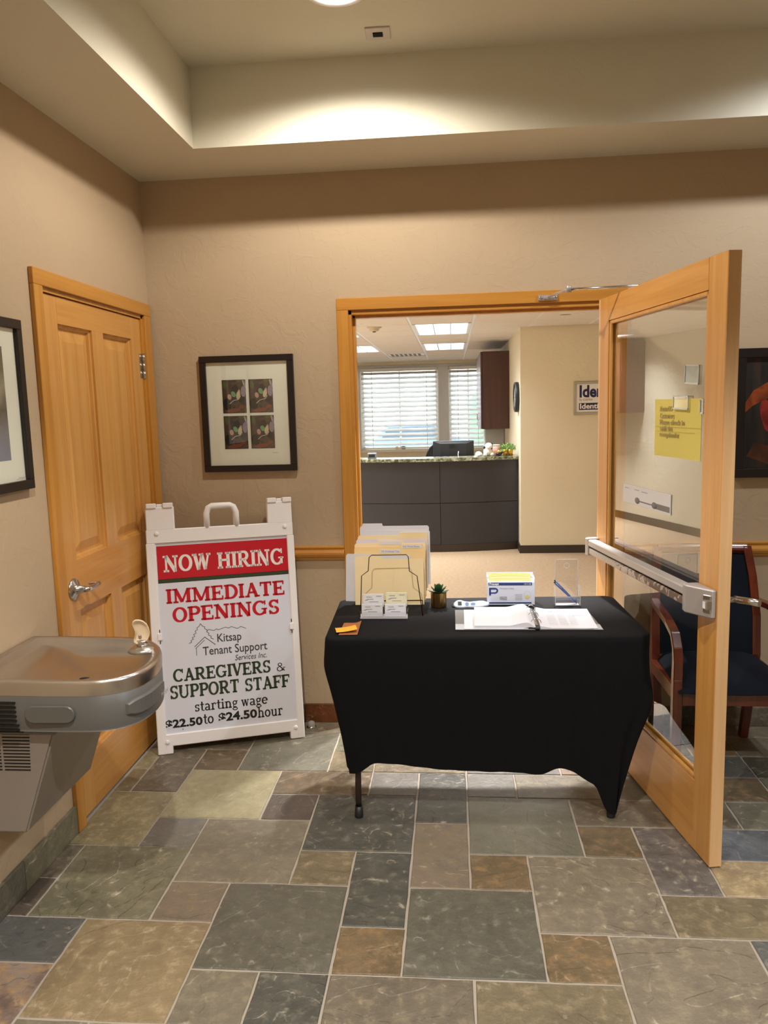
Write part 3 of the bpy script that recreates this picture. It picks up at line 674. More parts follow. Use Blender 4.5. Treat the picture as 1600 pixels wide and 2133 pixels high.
# things fixed to the glass door -----------------------------------------------------
def on_door(name, label, cat): return thing(name, label, cat, M=DOORM)
def door_notes():
    GY_ = -.0195   # face of the glass in door coordinates
    def dxy(x, y): return (Vector((x, y, 0))-Vector((HX, HY, 0))).dot(DX)
    yel = plain('yellow_paper', S(224, 212, 112), .7, var=.02)
    x0, x1 = dxy(2.243, -.68), dxy(2.3085, -1.045); z0, z1 = 1.392, 1.606
    t = thing('paper_notice', 'yellow paper notice taped to the glass of the open door', 'notice', M=DOORM @ Matrix.Translation((x0, GY_, z0)))
    w = x1-x0; h = z1-z0
    m = MB(); m.grid(lambda u, v: (u*w, .0006+.0015*math.sin(u*PI)*v, v*h), 6, 6, smooth=True); sh = m.obj('sheet', yel, t)
    inkm = plain('notice_ink', S(176, 160, 96), .6)
    R = Matrix.Rotation(PI, 4, 'Z')
    lines = [('IdentoGO', .178), ('Customers', .152), ('Please check in', .128), ('with the', .105), ('receptionist', .082)]
    for tx, z in lines:
        # text reads along +x seen from the visible side (local +y)
        Mx = frame_matrix((.05, .0032, z-.008), Vector((1, 0, 0)), Vector((0, 0, 1)), Vector((0, 1, 0)))
        Mx = Mx
        text_mesh(tx, .026, 'lettering', inkm, t, None, M=Mx, bold=.0006, width=len(tx)*.0132*1.02)
    m = MB(); m.box(.02, w-.04, .0028, .0032, .094, .0948); m.box(0.0, w, .0028, .0032, h*.52, h*.52+.0008); m.obj('crease', inkm, t)
    silver = plain('clear_tag_edge', S(196, 206, 210), .25, .5)
    tagm = plain('clear_tag', S(172, 182, 184), .12, .6, var=.2, vscale=30)
    def card(name, label, xa, xb, za, zb, face, cat='tag', rot=0.0, frame=True):
        tt = thing(name, label, cat, M=DOORM @ Matrix.Translation(((xa+xb)/2, GY_, (za+zb)/2)) @ Matrix.Rotation(rot, 4, 'Y'))
        ww, hh = (xb-xa)/2, (zb-za)/2
        box(-ww, ww, .001, .004, -hh, hh, .0008).obj('holder', face, tt)
        if frame:
            q = MB(); q.box(-ww, ww, .003, .006, -hh, -hh+.006); q.box(-ww, ww, .003, .006, hh-.004, hh); q.box(-ww, -ww+.004, .003, .006, -hh, hh); q.box(ww-.004, ww, .003, .006, -hh, hh); q.obj('rim', silver, tt)
        else:
            pass
        return tt
    card('clear_card_sleeve', 'silvery striped card sleeve stuck highest on the door glass', dxy(2.284, -.925), dxy(2.3015, -1.028), 1.655, 1.722, tagm, rot=.06)
    c2 = card('clear_card_sleeve', 'small clear square sleeve overlapping the top of the yellow notice', dxy(2.271, -.848), dxy(2.2905, -.965), 1.568, 1.617, acrylic, rot=.02)
    c2.location = c2.matrix_world.translation  + DN*.004
    card('clear_card_sleeve', 'pale striped sleeve beside the yellow notice by the door stile', dxy(2.3075, -1.040), dxy(2.312, -1.066), 1.553, 1.603, tagm)
    # white printed sheets
    t = thing('printed_sheet', 'white printed card with two dark blots on the door glass', 'card', M=DOORM @ Matrix.Translation((dxy(2.192, -.385), GY_, 1.174)))
    w = dxy(2.269, -.835)-dxy(2.192, -.385); h = .070
    box(0, w, .0006, .0030, 0, h+.008, .0006).obj('sheet', paper2, t)
    m = MB(); M = Matrix.Rotation(-PI/2, 4, 'X')
    for cx in (.15, .315): m.lathe([(0, .0034), (.024, .0034), (.024, .0036), (0, .0036)], 16, M=Matrix.Translation((cx, 0, .020)) @ M @ Matrix.Scale(.55, 4, (0, 1, 0)))
    m.box(.15, .315, .0030, .0035, .017, .022); m.box(.33, w-.006, .0030, .0034, .008, .030); m.obj('printed_mark', plain('mark_grey', S(120, 118, 122), .6), t)
    m = MB(); m.box(.02, .06, .003, .0034, .062, .0645); m.box(.12, .17, .003, .0034, .062, .0645); m.box(.19, .25, .003, .0034, .060, .0625); m.obj('print_line', grey_ink, t)
door_notes()

# ---------------------------------------------------------------- lobby ceiling fixtures
def downlight(x, y, tone, i):
    c = WARM if tone == 'warm' else COOL
    lab = {0: 'glowing round downlight in the raised ceiling above the doorway'}.get(i, None)
    labs = ['glowing round downlight in the raised ceiling at the top of the view', 'round downlight near the right end of the doorway wall', 'round downlight over the middle of the lobby, drinking fountain side', 'round downlight over the middle of the lobby, chair side', 'round downlight furthest from the doorway, drinking fountain side', 'round downlight furthest from the doorway, chair side']
    t = thing('ceiling_downlight', labs[i], 'light', (x, y, HT), group='lobby downlights')
    m = MB(); m.lathe([(.085, 0), (.110, 0), (.110, -.006), (.100, -.010), (.088, -.008), (.085, 0)], 32, cap=False); m.obj('trim_ring', white_pl, t)
    m = MB(); m.lathe([(0, -.010), (.060, -.009), (.086, -.002), (.086, .001), (0, .001)], 28); m.obj('lens', MATS.get('lens_'+tone) or emission('lens_'+tone, c+(1,), 14), t)
    m = MB(); m.box(.084, .094, -.004, .004, -.030, -.006, .001); m.box(.066, .090, -.004, .004, -.032, -.028, .001); m.obj('clip', alu, t)
    ld = bpy.data.lights.new('downlight_beam', 'SPOT'); ld.energy = (DOWN_W if y > -2 else FAR_DOWN_W)*(.74 if tone == 'cool' else 1.0); ld.color = c; ld.spot_size = math.radians(160 if y > -2 else 118); ld.spot_blend = .42 if y > -2 else .3; ld.shadow_soft_size = .035
    lo = bpy.data.objects.new('downlight_beam', ld); COL.objects.link(lo); lo.parent = t; lo.location = (0, 0, -.045)
for i, (x, y, tn) in enumerate(DOWNLIGHTS): downlight(x, y, tn, i)
def sensor():
    t = thing('ceiling_sensor', 'small square white ceiling plate with a black grille', 'sensor', (1.215, -.60, HT), rz=.03)
    box(-.048, .048, -.048, .048, -.006, 0, .002).obj('plate', plain('sensor_white', S(206, 196, 186), .5), t)
    box(-.019, .019, -.016, .016, -.009, -.006, .0005).obj('grille', slot_m, t)
    m = MB()
    for k in range(5): m.box(-.019, .019, -.014+k*.0065, -.0125+k*.0065, -.0105, -.009)
    m.obj('louvre', plastic_bk, t)
sensor()
def doorstop():
    t = thing('floor_doorstop', 'small clear dome door stop on the slate beside the sign', 'door stop', (.735, -.06, 0))
    t.location = (0.742, -0.075, 0)
    m = MB(); m.lathe([(0, 0), (.024, 0), (.025, .006), (.021, .010), (.0, .010)], 24); m.obj('base_ring', chrome, t)
    m = MB(); m.lathe([(.020, .010), (.020, .022), (.014, .032), (.0, .036)], 20, cap=False); m.obj('bumper', plain('bumper_grey', S(150, 148, 140), .2, coat=.4), t)
doorstop()

# ---------------------------------------------------------------- framed pictures
def framed(name, label, M, w, h, fw, mats_photo, matw, depth=.022, photo=None, gap=0.006):
    t = thing(name, label, 'picture', M=M)     # local x right, y up, z out of the wall
    m = MB()
    for (a, b, c, d) in ((0, w, 0, fw), (0, w, h-fw, h), (0, fw, fw, h-fw), (w-fw, w, fw, h-fw)): m.box(a, b, c, d, 0, depth, .0015)
    m.obj('frame', black_fr, t)
    return t
def photo_mat(name, ramp, scale=6, dist=1.0, detail=3):
    m, nt, b = new_mat(name); b.inputs['Roughness'].default_value = .35
    tc = N(nt, 'ShaderNodeTexCoord'); n = N(nt, 'ShaderNodeTexNoise'); n.inputs['Scale'].default_value = scale; n.inputs['Detail'].default_value = detail; n.inputs['Distortion'].default_value = dist
    L(nt, tc.outputs['Object'], n.inputs['Vector']); r = N(nt, 'ShaderNodeValToRGB')
    r.color_ramp.elements[0].position = ramp[0][0]; r.color_ramp.elements[0].color = ramp[0][1]
    r.color_ramp.elements[1].position = ramp[-1][0]; r.color_ramp.elements[1].color = ramp[-1][1]
    for p, c in ramp[1:-1]: e = r.color_ramp.elements.new(p); e.color = c
    L(nt, n.outputs['Fac'], r.inputs[0]); L(nt, r.outputs[0], b.inputs['Base Color'])
    return m
def ellipse(cx, cy, rx, ry, a=0, n=16, z=0.0):
    return [(cx+rx*math.cos(2*PI*k/n)*math.cos(a)-ry*math.sin(2*PI*k/n)*math.sin(a), cy+rx*math.cos(2*PI*k/n)*math.sin(a)+ry*math.sin(2*PI*k/n)*math.cos(a), z) for k in range(n)]
def bird_picture():
    w, h = .467, .567
    M = frame_matrix((.246, -.001, 1.306), Vector((1, 0, 0)), Vector((0, 0, 1)), Vector((0, -1, 0)))
    t = framed('framed_print', 'black framed print of four small bird photographs, left of the doorway', M, w, h, .031, None, 0)
    box(.028, w-.028, .028, h-.028, .001, .008).obj('mount', mat_board, t)
    pm = photo_mat('bird_backdrop', [(.30, S(20, 18, 24)), (.42, S(52, 40, 44)), (.50, S(84, 62, 58)), (.56, S(60, 60, 44)), (.64, S(110, 70, 54)), (.72, S(52, 46, 52))], 16, .8, 3)
    gr = plain('leaf_mint', S(112, 160, 118), .5, var=.25, vscale=60); pk = plain('bird_pink', S(190, 150, 140), .5, var=.2, vscale=60); pk2 = plain('bird_cream', S(206, 190, 160), .5, var=.2, vscale=60)
    lav = plain('lichen_lavender', S(150, 134, 156), .6, var=.4, vscale=160); tw = plain('twig_white', S(206, 196, 190), .5); dk = plain('photo_dark', S(18, 18, 20), .5); rs = plain('photo_russet', S(128, 66, 48), .6, var=.3, vscale=40); mo = plain('photo_moss', S(84, 92, 58), .6, var=.3, vscale=40)
    px0, pz0 = .106, .112; W2, H2 = .119, .163; gx = .015; gz = .013
    for r in range(2):
        for c in range(2):
            X0 = px0+c*(W2+gx); Z0 = pz0+(1-r)*(H2+gz)
            ph = MB(); ph.box(0, W2, 0, H2, 0, .0006); p = ph.obj('photograph', pm, t, loc=(X0, Z0, .0078))
            s = MB(); dx = (.0, .008, .005, .012)[r*2+c]; dy = (0, .012, .004, .006)[r*2+c]
            e = lambda *a, **k: s.poly(ellipse(*a, **k, z=.0008))
            # 0 russet 1 moss 2 dark 3 lavender 4 mint 5 pink 6 cream 7 white
            e(.05, .018, .045, .016, 0, mi=0) if False else None
            def E(mi, *a): s.poly(ellipse(*a, z=.0007+.00012*mi), mi=mi)
            E(0, .052, .014, .036, .010, .1); E(0, .095, .03, .016, .008, .3); E(1, .016, .138, .010, .020, .2); E(1, .088, .155, .012, .007, 0)
            E(2, .066, .115, .016, .026, 0); E(2, .022, .044, .020, .028, .2); E(2, .095, .070, .016, .018, 0)
            E(3, .106, .105, .012, .026, 0); E(3, .112, .140, .006, .022, .2)
            E(4, .056+dx*.4, .093+dy, .011, .015, .5); E(5, .036+dx*.4, .080+dy*.5, .010, .014, .15); E(2, .038+dx*.4, .095+dy*.5, .006, .004, 0); E(6, .080, .088+dy*.4, .010, .020, -.2); E(5, .085, .106+dy*.4, .006, .009, 0)
            for (a, b) in (((.035, .046), (.055, .062)), ((.055, .062), (.082, .068)), ((.082, .068), (.092, .084)), ((.104, .160), (.110, .138))):
                dxx, dyy = b[0]-a[0], b[1]-a[1]; l = math.hypot(dxx, dyy); nx, ny = -dyy/l*.0014, dxx/l*.0014
                s.poly([(a[0]-nx, a[1]-ny, .0018), (b[0]-nx, b[1]-ny, .0018), (b[0]+nx, b[1]+ny, .0018), (a[0]+nx, a[1]+ny, .0018)], mi=7)
            s.obj('picture_detail', [rs, mo, dk, lav, gr, pk, pk2, tw], p)
    m = MB(); m.tube([(.345+.0015*k, .090+.0035*math.sin(k*1.9)*(1-.03*k), .0085) for k in range(21)], .0004, 4); m.obj('signature', grey_ink, t)
    box(.030, w-.030, .030, h-.030, .0130, .0140).obj('glazing', clear, t)
bird_picture()
def left_picture():
    # on the left wall: local x runs from near to far? (seen from the room, right = +y)
    ya, yb, z0, z1 = -1.82, -1.203, 1.357, 1.930
    M = frame_matrix((.001, ya, z0), Vector((0, 1, 0)), Vector((0, 0, 1)), Vector((1, 0, 0)))
    w, h = yb-ya, z1-z0
    t = framed('framed_print', 'black framed print with wide white mount on the left wall', M, w, h, .032, None, 0)
    box(.028, w-.028, .028, h-.028, .001, .008).obj('mount', mat_board, t)
    m, nt, b = new_mat('snow_scene'); b.inputs['Roughness'].default_value = .4
    tc = N(nt, 'ShaderNodeTexCoord'); n = N(nt, 'ShaderNodeTexNoise'); n.inputs['Scale'].default_value = 7; n.inputs['Detail'].default_value = 6; L(nt, tc.outputs['Object'], n.inputs['Vector'])
    sp = N(nt, 'ShaderNodeSeparateXYZ'); L(nt, tc.outputs['Object'], sp.inputs[0]); a = N(nt, 'ShaderNodeMath', operation='MULTIPLY_ADD'); a.inputs[1].default_value = 2.0; L(nt, sp.outputs[1], a.inputs[0])
    q = N(nt, 'ShaderNodeMath', operation='MULTIPLY_ADD'); q.inputs[1].default_value = .35; q.inputs[2].default_value = -.2; L(nt, n.outputs['Fac'], q.inputs[0]); L(nt, q.outputs[0], a.inputs[2])
    r = N(nt, 'ShaderNodeValToRGB'); r.color_ramp.elements[0].position = .0; r.color_ramp.elements[0].color = S(128, 132, 160); r.color_ramp.elements[1].position = 1; r.color_ramp.elements[1].color = S(96, 96, 130)
    for p, c in ((.18, S(120, 118, 130)), (.30, S(72, 66, 66)), (.42, S(150, 140, 120)), (.56, S(86, 88, 56)), (.72, S(60, 58, 72))): e = r.color_ramp.elements.new(p); e.color = c
    L(nt, a.outputs[0], r.inputs[0]); L(nt, r.outputs[0], b.inputs['Base Color'])
    box(0, w-.22, 0, h-.20, 0, .0006).obj('photograph', m, t, loc=(.11, .105, .0078))
    mm = MB(); mm.box(w-.075, w-.037, .041, .0425, .008, .0083); mm.box(w-.09, w-.045, .037, .0382, .008, .0083); mm.obj('print_line', grey_ink, t)
    box(.030, w-.030, .030, h-.030, .0130, .0140).obj('glazing', clear, t)
left_picture()
def right_picture():
    xa, z0, z1, w = 2.792, 1.231, 1.828, .86
    M = frame_matrix((xa, -.001, z0), Vector((1, 0, 0)), Vector((0, 0, 1)), Vector((0, -1, 0)))
    h = z1-z0
    t = framed('framed_painting', 'black framed dark painting with an orange streak, right of the glass door', M, w, h, .042, None, 0, .028)
    m, nt, b = new_mat('dark_canvas'); b.inputs['Roughness'].default_value = .45
    tc = N(nt, 'ShaderNodeTexCoord'); mp = N(nt, 'ShaderNodeMapping'); mp.inputs['Scale'].default_value = (18, 1.6, 1); L(nt, tc.outputs['Object'], mp.inputs[0])
    n = N(nt, 'ShaderNodeTexNoise'); n.inputs['Scale'].default_value = 1; n.inputs['Detail'].default_value = 4; L(nt, mp.outputs[0], n.inputs['Vector'])
    r = N(nt, 'ShaderNodeValToRGB'); r.color_ramp.elements[0].position = .35; r.color_ramp.elements[0].color = S(18, 16, 18); r.color_ramp.elements[1].position = .7; r.color_ramp.elements[1].color = S(66, 40, 34)
    e = r.color_ramp.elements.new(.5); e.color = S(38, 36, 34)
    L(nt, n.outputs['Fac'], r.inputs[0]); L(nt, r.outputs[0], b.inputs['Base Color'])
    box(0, w-.08, 0, h-.08, 0, .004).obj('canvas', m, t, loc=(.04, .04, .006))
    org = photo_mat('orange_streak', [(.3, S(84, 36, 20)), (.5, S(150, 70, 34)), (.7, S(104, 46, 28))], 9, .6); redp = photo_mat('red_shape', [(.3, S(84, 24, 26)), (.6, S(150, 48, 44))], 14, .6)
    q = MB(); 
    top = [(0, .34), (.04, .405), (.10, .44), (.18, .46), (.30, .455)]; bot = [(0, .300), (.04, .335), (.10, .365), (.18, .40), (.30, .42)]
    for i in range(4): q.poly([(bot[i][0]+.042, bot[i][1], 0.0105), (bot[i+1][0]+.042, bot[i+1][1], .0105), (top[i+1][0]+.042, top[i+1][1], .0105), (top[i][0]+.042, top[i][1], .0105)])
    q.obj('paint_streak', org, t)
    q = MB(); q.poly([(.112, .33, .011), (.118, .28, .011), (.138, .225, .011), (.155, .21, .011), (.175, .25, .011), (.17, .34, .011), (.14, .362, .011), (.12, .355, .011)]); q.obj('paint_shape', redp, t)
    q = MB(); q.poly([(.06, .10, .0108), (.16, .06, .0108), (.3, .05, .0108), (.3, .14, .0108), (.15, .15, .0108), (.09, .16, .0108)]); q.obj('paint_shape', photo_mat('umber_shape', [(.3, S(60, 34, 24)), (.7, S(110, 60, 40))], 10, .6), t)
right_picture()

# ---------------------------------------------------------------- drinking fountain
def fountain():
    YC = -1.49
    t = thing('drinking_fountain', 'wall mounted stainless steel drinking fountain with grey louvred body', 'drinking fountain', (0, YC, .355))
    zt = .845-.355
    # rim outline (x, y) local, counter-clockwise from wall near side
    def outline():
        C = [(.002, -.226), (.16, -.230), (.30, -.233), (.40, -.232), (.455, -.226), (.50, -.208), (.532, -.180), (.552, -.145), (.562, -.100), (.564, -.050), (.558, .0), (.545, .050), (.522, .098), (.490, .140), (.452, .175), (.40, .200), (.30, .210), (.16, .215), (.002, .220)]
        P = []
        for i in range(len(C)-1):
            a, b, c, d = C[max(i-1, 0)], C[i], C[i+1], C[min(i+2, len(C)-1)]
            for k in (0, .5):
                P.append(tuple(.5*((2*b[q])+(-a[q]+c[q])*k+(2*a[q]-5*b[q]+4*c[q]-d[q])*k*k+(-a[q]+3*b[q]-3*c[q]+d[q])*k**3) for q in (0, 1)))
        P.append(C[-1])
        return [(x*.978, y) for x, y in P]
    O = outline(); n = len(O)
    cx, cy = .29, -.005
    def shrink(k, dz, zz): return [(cx+(x-cx)*k, cy+(y-cy)*k, zz+dz) for x, y in O]
    def loft(mb, R, mi=0, cap=None):
        b = mb.bm; V = [[b.verts.new(p) for p in r] for r in R]
        for A, B in zip(V, V[1:]):
            for k in range(n):
                f = b.faces.new((A[k], A[(k+1) % n], B[(k+1) % n], B[k])); f.smooth = True; f.material_index = mi
        if cap is not None: f = b.faces.new(V[cap]); f.material_index = mi
        return V
    # basin: rolled rim, flat shelf, deep bowl with a raised back deck
    mb = MB()
    def bowl(u, v):
        return None
    rim = [shrink(1.0, -.046, zt), shrink(1.004, -.012, zt), shrink(.992, -.003, zt), shrink(.972, 0, zt), shrink(.93, -.001, zt), shrink(.90, -.006, zt)]
    V = loft(mb, rim)
    b = mb.bm
    prev = V[-1]
    # bowl rings morph from the shelf outline to an off-centre basin
    for (k, dz, off) in ((.84, -.022, .0), (.76, -.040, .01), (.64, -.052, .02), (.46, -.060, .03), (.25, -.064, .04), (.08, -.066, .05)):
        ring = []
        for x, y in O:
            px, py = cx+off+(x-cx)*k, cy+(y-cy)*k
            zz = zt+dz
            back = max(0, min(1, (.235-.12*((py-.0)/.2)**2-px)/.045))      # shallow raised ledge at the wall side
            zz = zz*(1-back)+(zt-.020-.012*(1-k))*back
            ring.append(b.verts.new((px, py, zz)))
        for i in range(n):
            f = b.faces.new((prev[i], prev[(i+1) % n], ring[(i+1) % n], ring[i])); f.smooth = True
        prev = ring
    b.faces.new(prev)
    mb.obj('basin', steel, t)['label'] = 'stainless steel basin'
    m = MB(); m.lathe([(0, 0), (.022, 0), (.022, .002), (.006, .003), (0, .003)], 20, Matrix.Translation((.30, -.03, zt-.068))); m.obj('drain', slot_m, t)
    # bubbler tower bump
    m = MB(); m.lathe([(.048, -.010), (.040, .0), (.028, .007), (.020, .009), (0, .009)], 24, Matrix.Translation((.452, .095, zt-.004))); m.obj('bubbler_base', steel, t)
    bub = MB(); bub.lathe([(.019, 0), (.019, .018), (.016, .020), (0, .020)], 20, Matrix.Translation((.452, .095, zt+.003))); bo = bub.obj('bubbler', chrome, t)
    ivory = plain('ivory_plastic', S(226, 206, 176), .4, var=.02)
    # ladle shaped mouth guard: outlined shell with a dished face and raised lip
    G = [(1160, 870), (1205, 874), (1245, 893), (1280, 928), (1300, 975), (1307, 1025), (1300, 1070), (1275, 1112), (1235, 1138), (1195, 1149), (1150, 1143), (1124, 1118), (1130, 1085), (1145, 1045), (1148, 1000), (1136, 960), (1122, 920), (1128, 888)]
    GP = [((x-1212)*.000285, (1148-y)*.000285) for x, y in G]
    cxg = sum(p[0] for p in GP)/len(GP); czg = sum(p[1] for p in GP)/len(GP)
    gm = frame_matrix((.452, .090, zt+.012), Vector((.92, .38, 0)), Vector((-.05, .10, .99)).normalized(), Vector((.38, -.92, .10)).normalized())
    g = MB(); gb = g.bm
    lay = []
    for k, d in ((.80, -.016), (1.0, -.010), (1.02, .004), (.99, .010), (.93, .008), (.78, -.002), (.45, -.006)): lay.append([gb.verts.new((cxg+(x-cxg)*k, czg+(z-czg)*k, d)) for x, z in GP])
    ng = len(GP)
    for A_, B_ in zip(lay, lay[1:]):
        for k in range(ng): f = gb.faces.new((A_[k], A_[(k+1) % ng], B_[(k+1) % ng], B_[k])); f.smooth = True
    gb.faces.new(lay[-1]).smooth = True; gb.faces.new(lay[0][::-1])
    bmesh.ops.transform(gb, matrix=gm, verts=gb.verts)
    g.obj('mouth_guard', ivory, bo)
    m = MB(); m.lathe([(0, -.006), (.0055, -.006), (.0055, .002), (.002, .003), (0, .001)], 14, gm @ Matrix.Translation(((1197-1212)*.000285, (1148-1066)*.000285, 0))); m.obj('nozzle', chrome, bo)
    # apron below the rim
    m = MB(); loft(m, [shrink(.992, -.155, zt), shrink(.996, -.148, zt), shrink(.998, -.046, zt), shrink(.985, -.044, zt)], cap=0); m.obj('apron', paint_dark, t)
    # push bars
    m = MB(); M = Matrix.Translation((0, 0, 0))
    def pill(mb, w, h, d, M):
        P = []
        for sx, a0 in ((1, -90), (-1, 90)):
            for k in range(9):
                a = math.radians(a0+180*k/8); P.append((sx*(w/2-h/2)+h/2*math.cos(a), h/2*math.sin(a)))
        mb.prism(P, 0, d, M=M, bev=.0025)
    Mn = frame_matrix((.303, -.2345, zt-.098), Vector((1, 0.02, 0)), Vector((0, 0, 1)), Vector((0, -1, 0)))
    pill(m, .150, .052, .009, Mn); m.obj('push_bar', paint_dark, t)
    m = MB()   # curved bar round the front corner
    A = []
    for k in range(11):
        q_ = 11.5+k*.9; i0 = int(q_); fr_ = q_-i0; A.append(tuple(O[i0][c]*(1-fr_)+O[i0+1][c]*fr_+(.006 if c == 0 else -.003) for c in (0, 1)))
    bmm = m.bm; rings = []
    for i, (x, y) in enumerate(A):
        e_ = .026*max(.35, 1-abs((i-5)/5.0)**6)**.5; zz = zt-.100
        rings.append([bmm.verts.new(p) for p in ((x-.012, y, zz-e_), (x-.002, y, zz-e_), (x+.002, y, zz-e_*.8), (x+.002, y, zz+e_*.8), (x-.002, y, zz+e_), (x-.012, y, zz+e_))])
    for A_, B_ in zip(rings, rings[1:]):
        for k in range(6): f = bmm.faces.new((A_[k], A_[(k+1) % 6], B_[(k+1) % 6], B_[k])); f.smooth = False
    bmm.faces.new(rings[0][::-1]); bmm.faces.new(rings[-1]); m.obj('push_bar', paint_dark, t)
    # embossed word PUSH on the front bar
    Mx = frame_matrix((.5745, -.075, zt-.108), Vector((0, 1, 0)), Vector((0, 0, 1)), Vector((1, 0, 0)))
    text_mesh('PUSH', .020, 'lettering', alu, t, None, M=Mx, width=.052)
    # tapered body
    zb = 0.0; zj = .335
    bm_ = MB(); q = bm_.bm
    P = [(.0, -.205, zb), (.178, -.205, zb), (.178, .215, zb), (.0, .215, zb)]; Q = [(.0, -.205, zj), (.296, -.205, zj), (.296, .215, zj), (.0, .215, zj)]
    a = [q.verts.new(p) for p in P]; c = [q.verts.new(p) for p in Q]
    q.faces.new(a[::-1]); q.faces.new(c)
    for k in range(4): q.faces.new((a[k], a[(k+1) % 4], c[(k+1) % 4], c[k]))
    bmesh.ops.bevel(q, geom=[e for e in q.edges], offset=.006, segments=2, affect='EDGES')
    bm_.obj('body', paint_grey, t)
    # side band under the apron with its louvres, and the lower louvres
    m = MB(); m.prism([(0, .318), (.298, .318), (.300, .345), (0, .345)], 0, .212, M=frame_matrix((0, 0, 0), Vector((1, 0, 0)), Vector((0, 0, 1)), Vector((0, -1, 0)))); m.obj('side_band', paint_dark, t)
    m = MB()
    for k in range(8):
        z = zt-.066-k*.0138; m.box(.010, .196+.006*(k > 4), -.2375 if z > .335 else -.2140, -.2200 if z > .335 else -.2030, z-.0028, z+.0022)
    m.obj('louvre_slots', slot_m, t)['label'] = 'row of black louvre slots'
    m = MB()
    for k in range(12):
        z = .316-k*.0102
        m.box(.128, .214-(.316-z)*.05, -.2062, -.2035, z-.0022, z+.0016); m.box(.010, .120, -.2062, -.2035, z-.0022, z+.0016)
    m.obj('louvre_slots', slot_m, t)['label'] = 'lower panel of black louvre slots'
fountain()

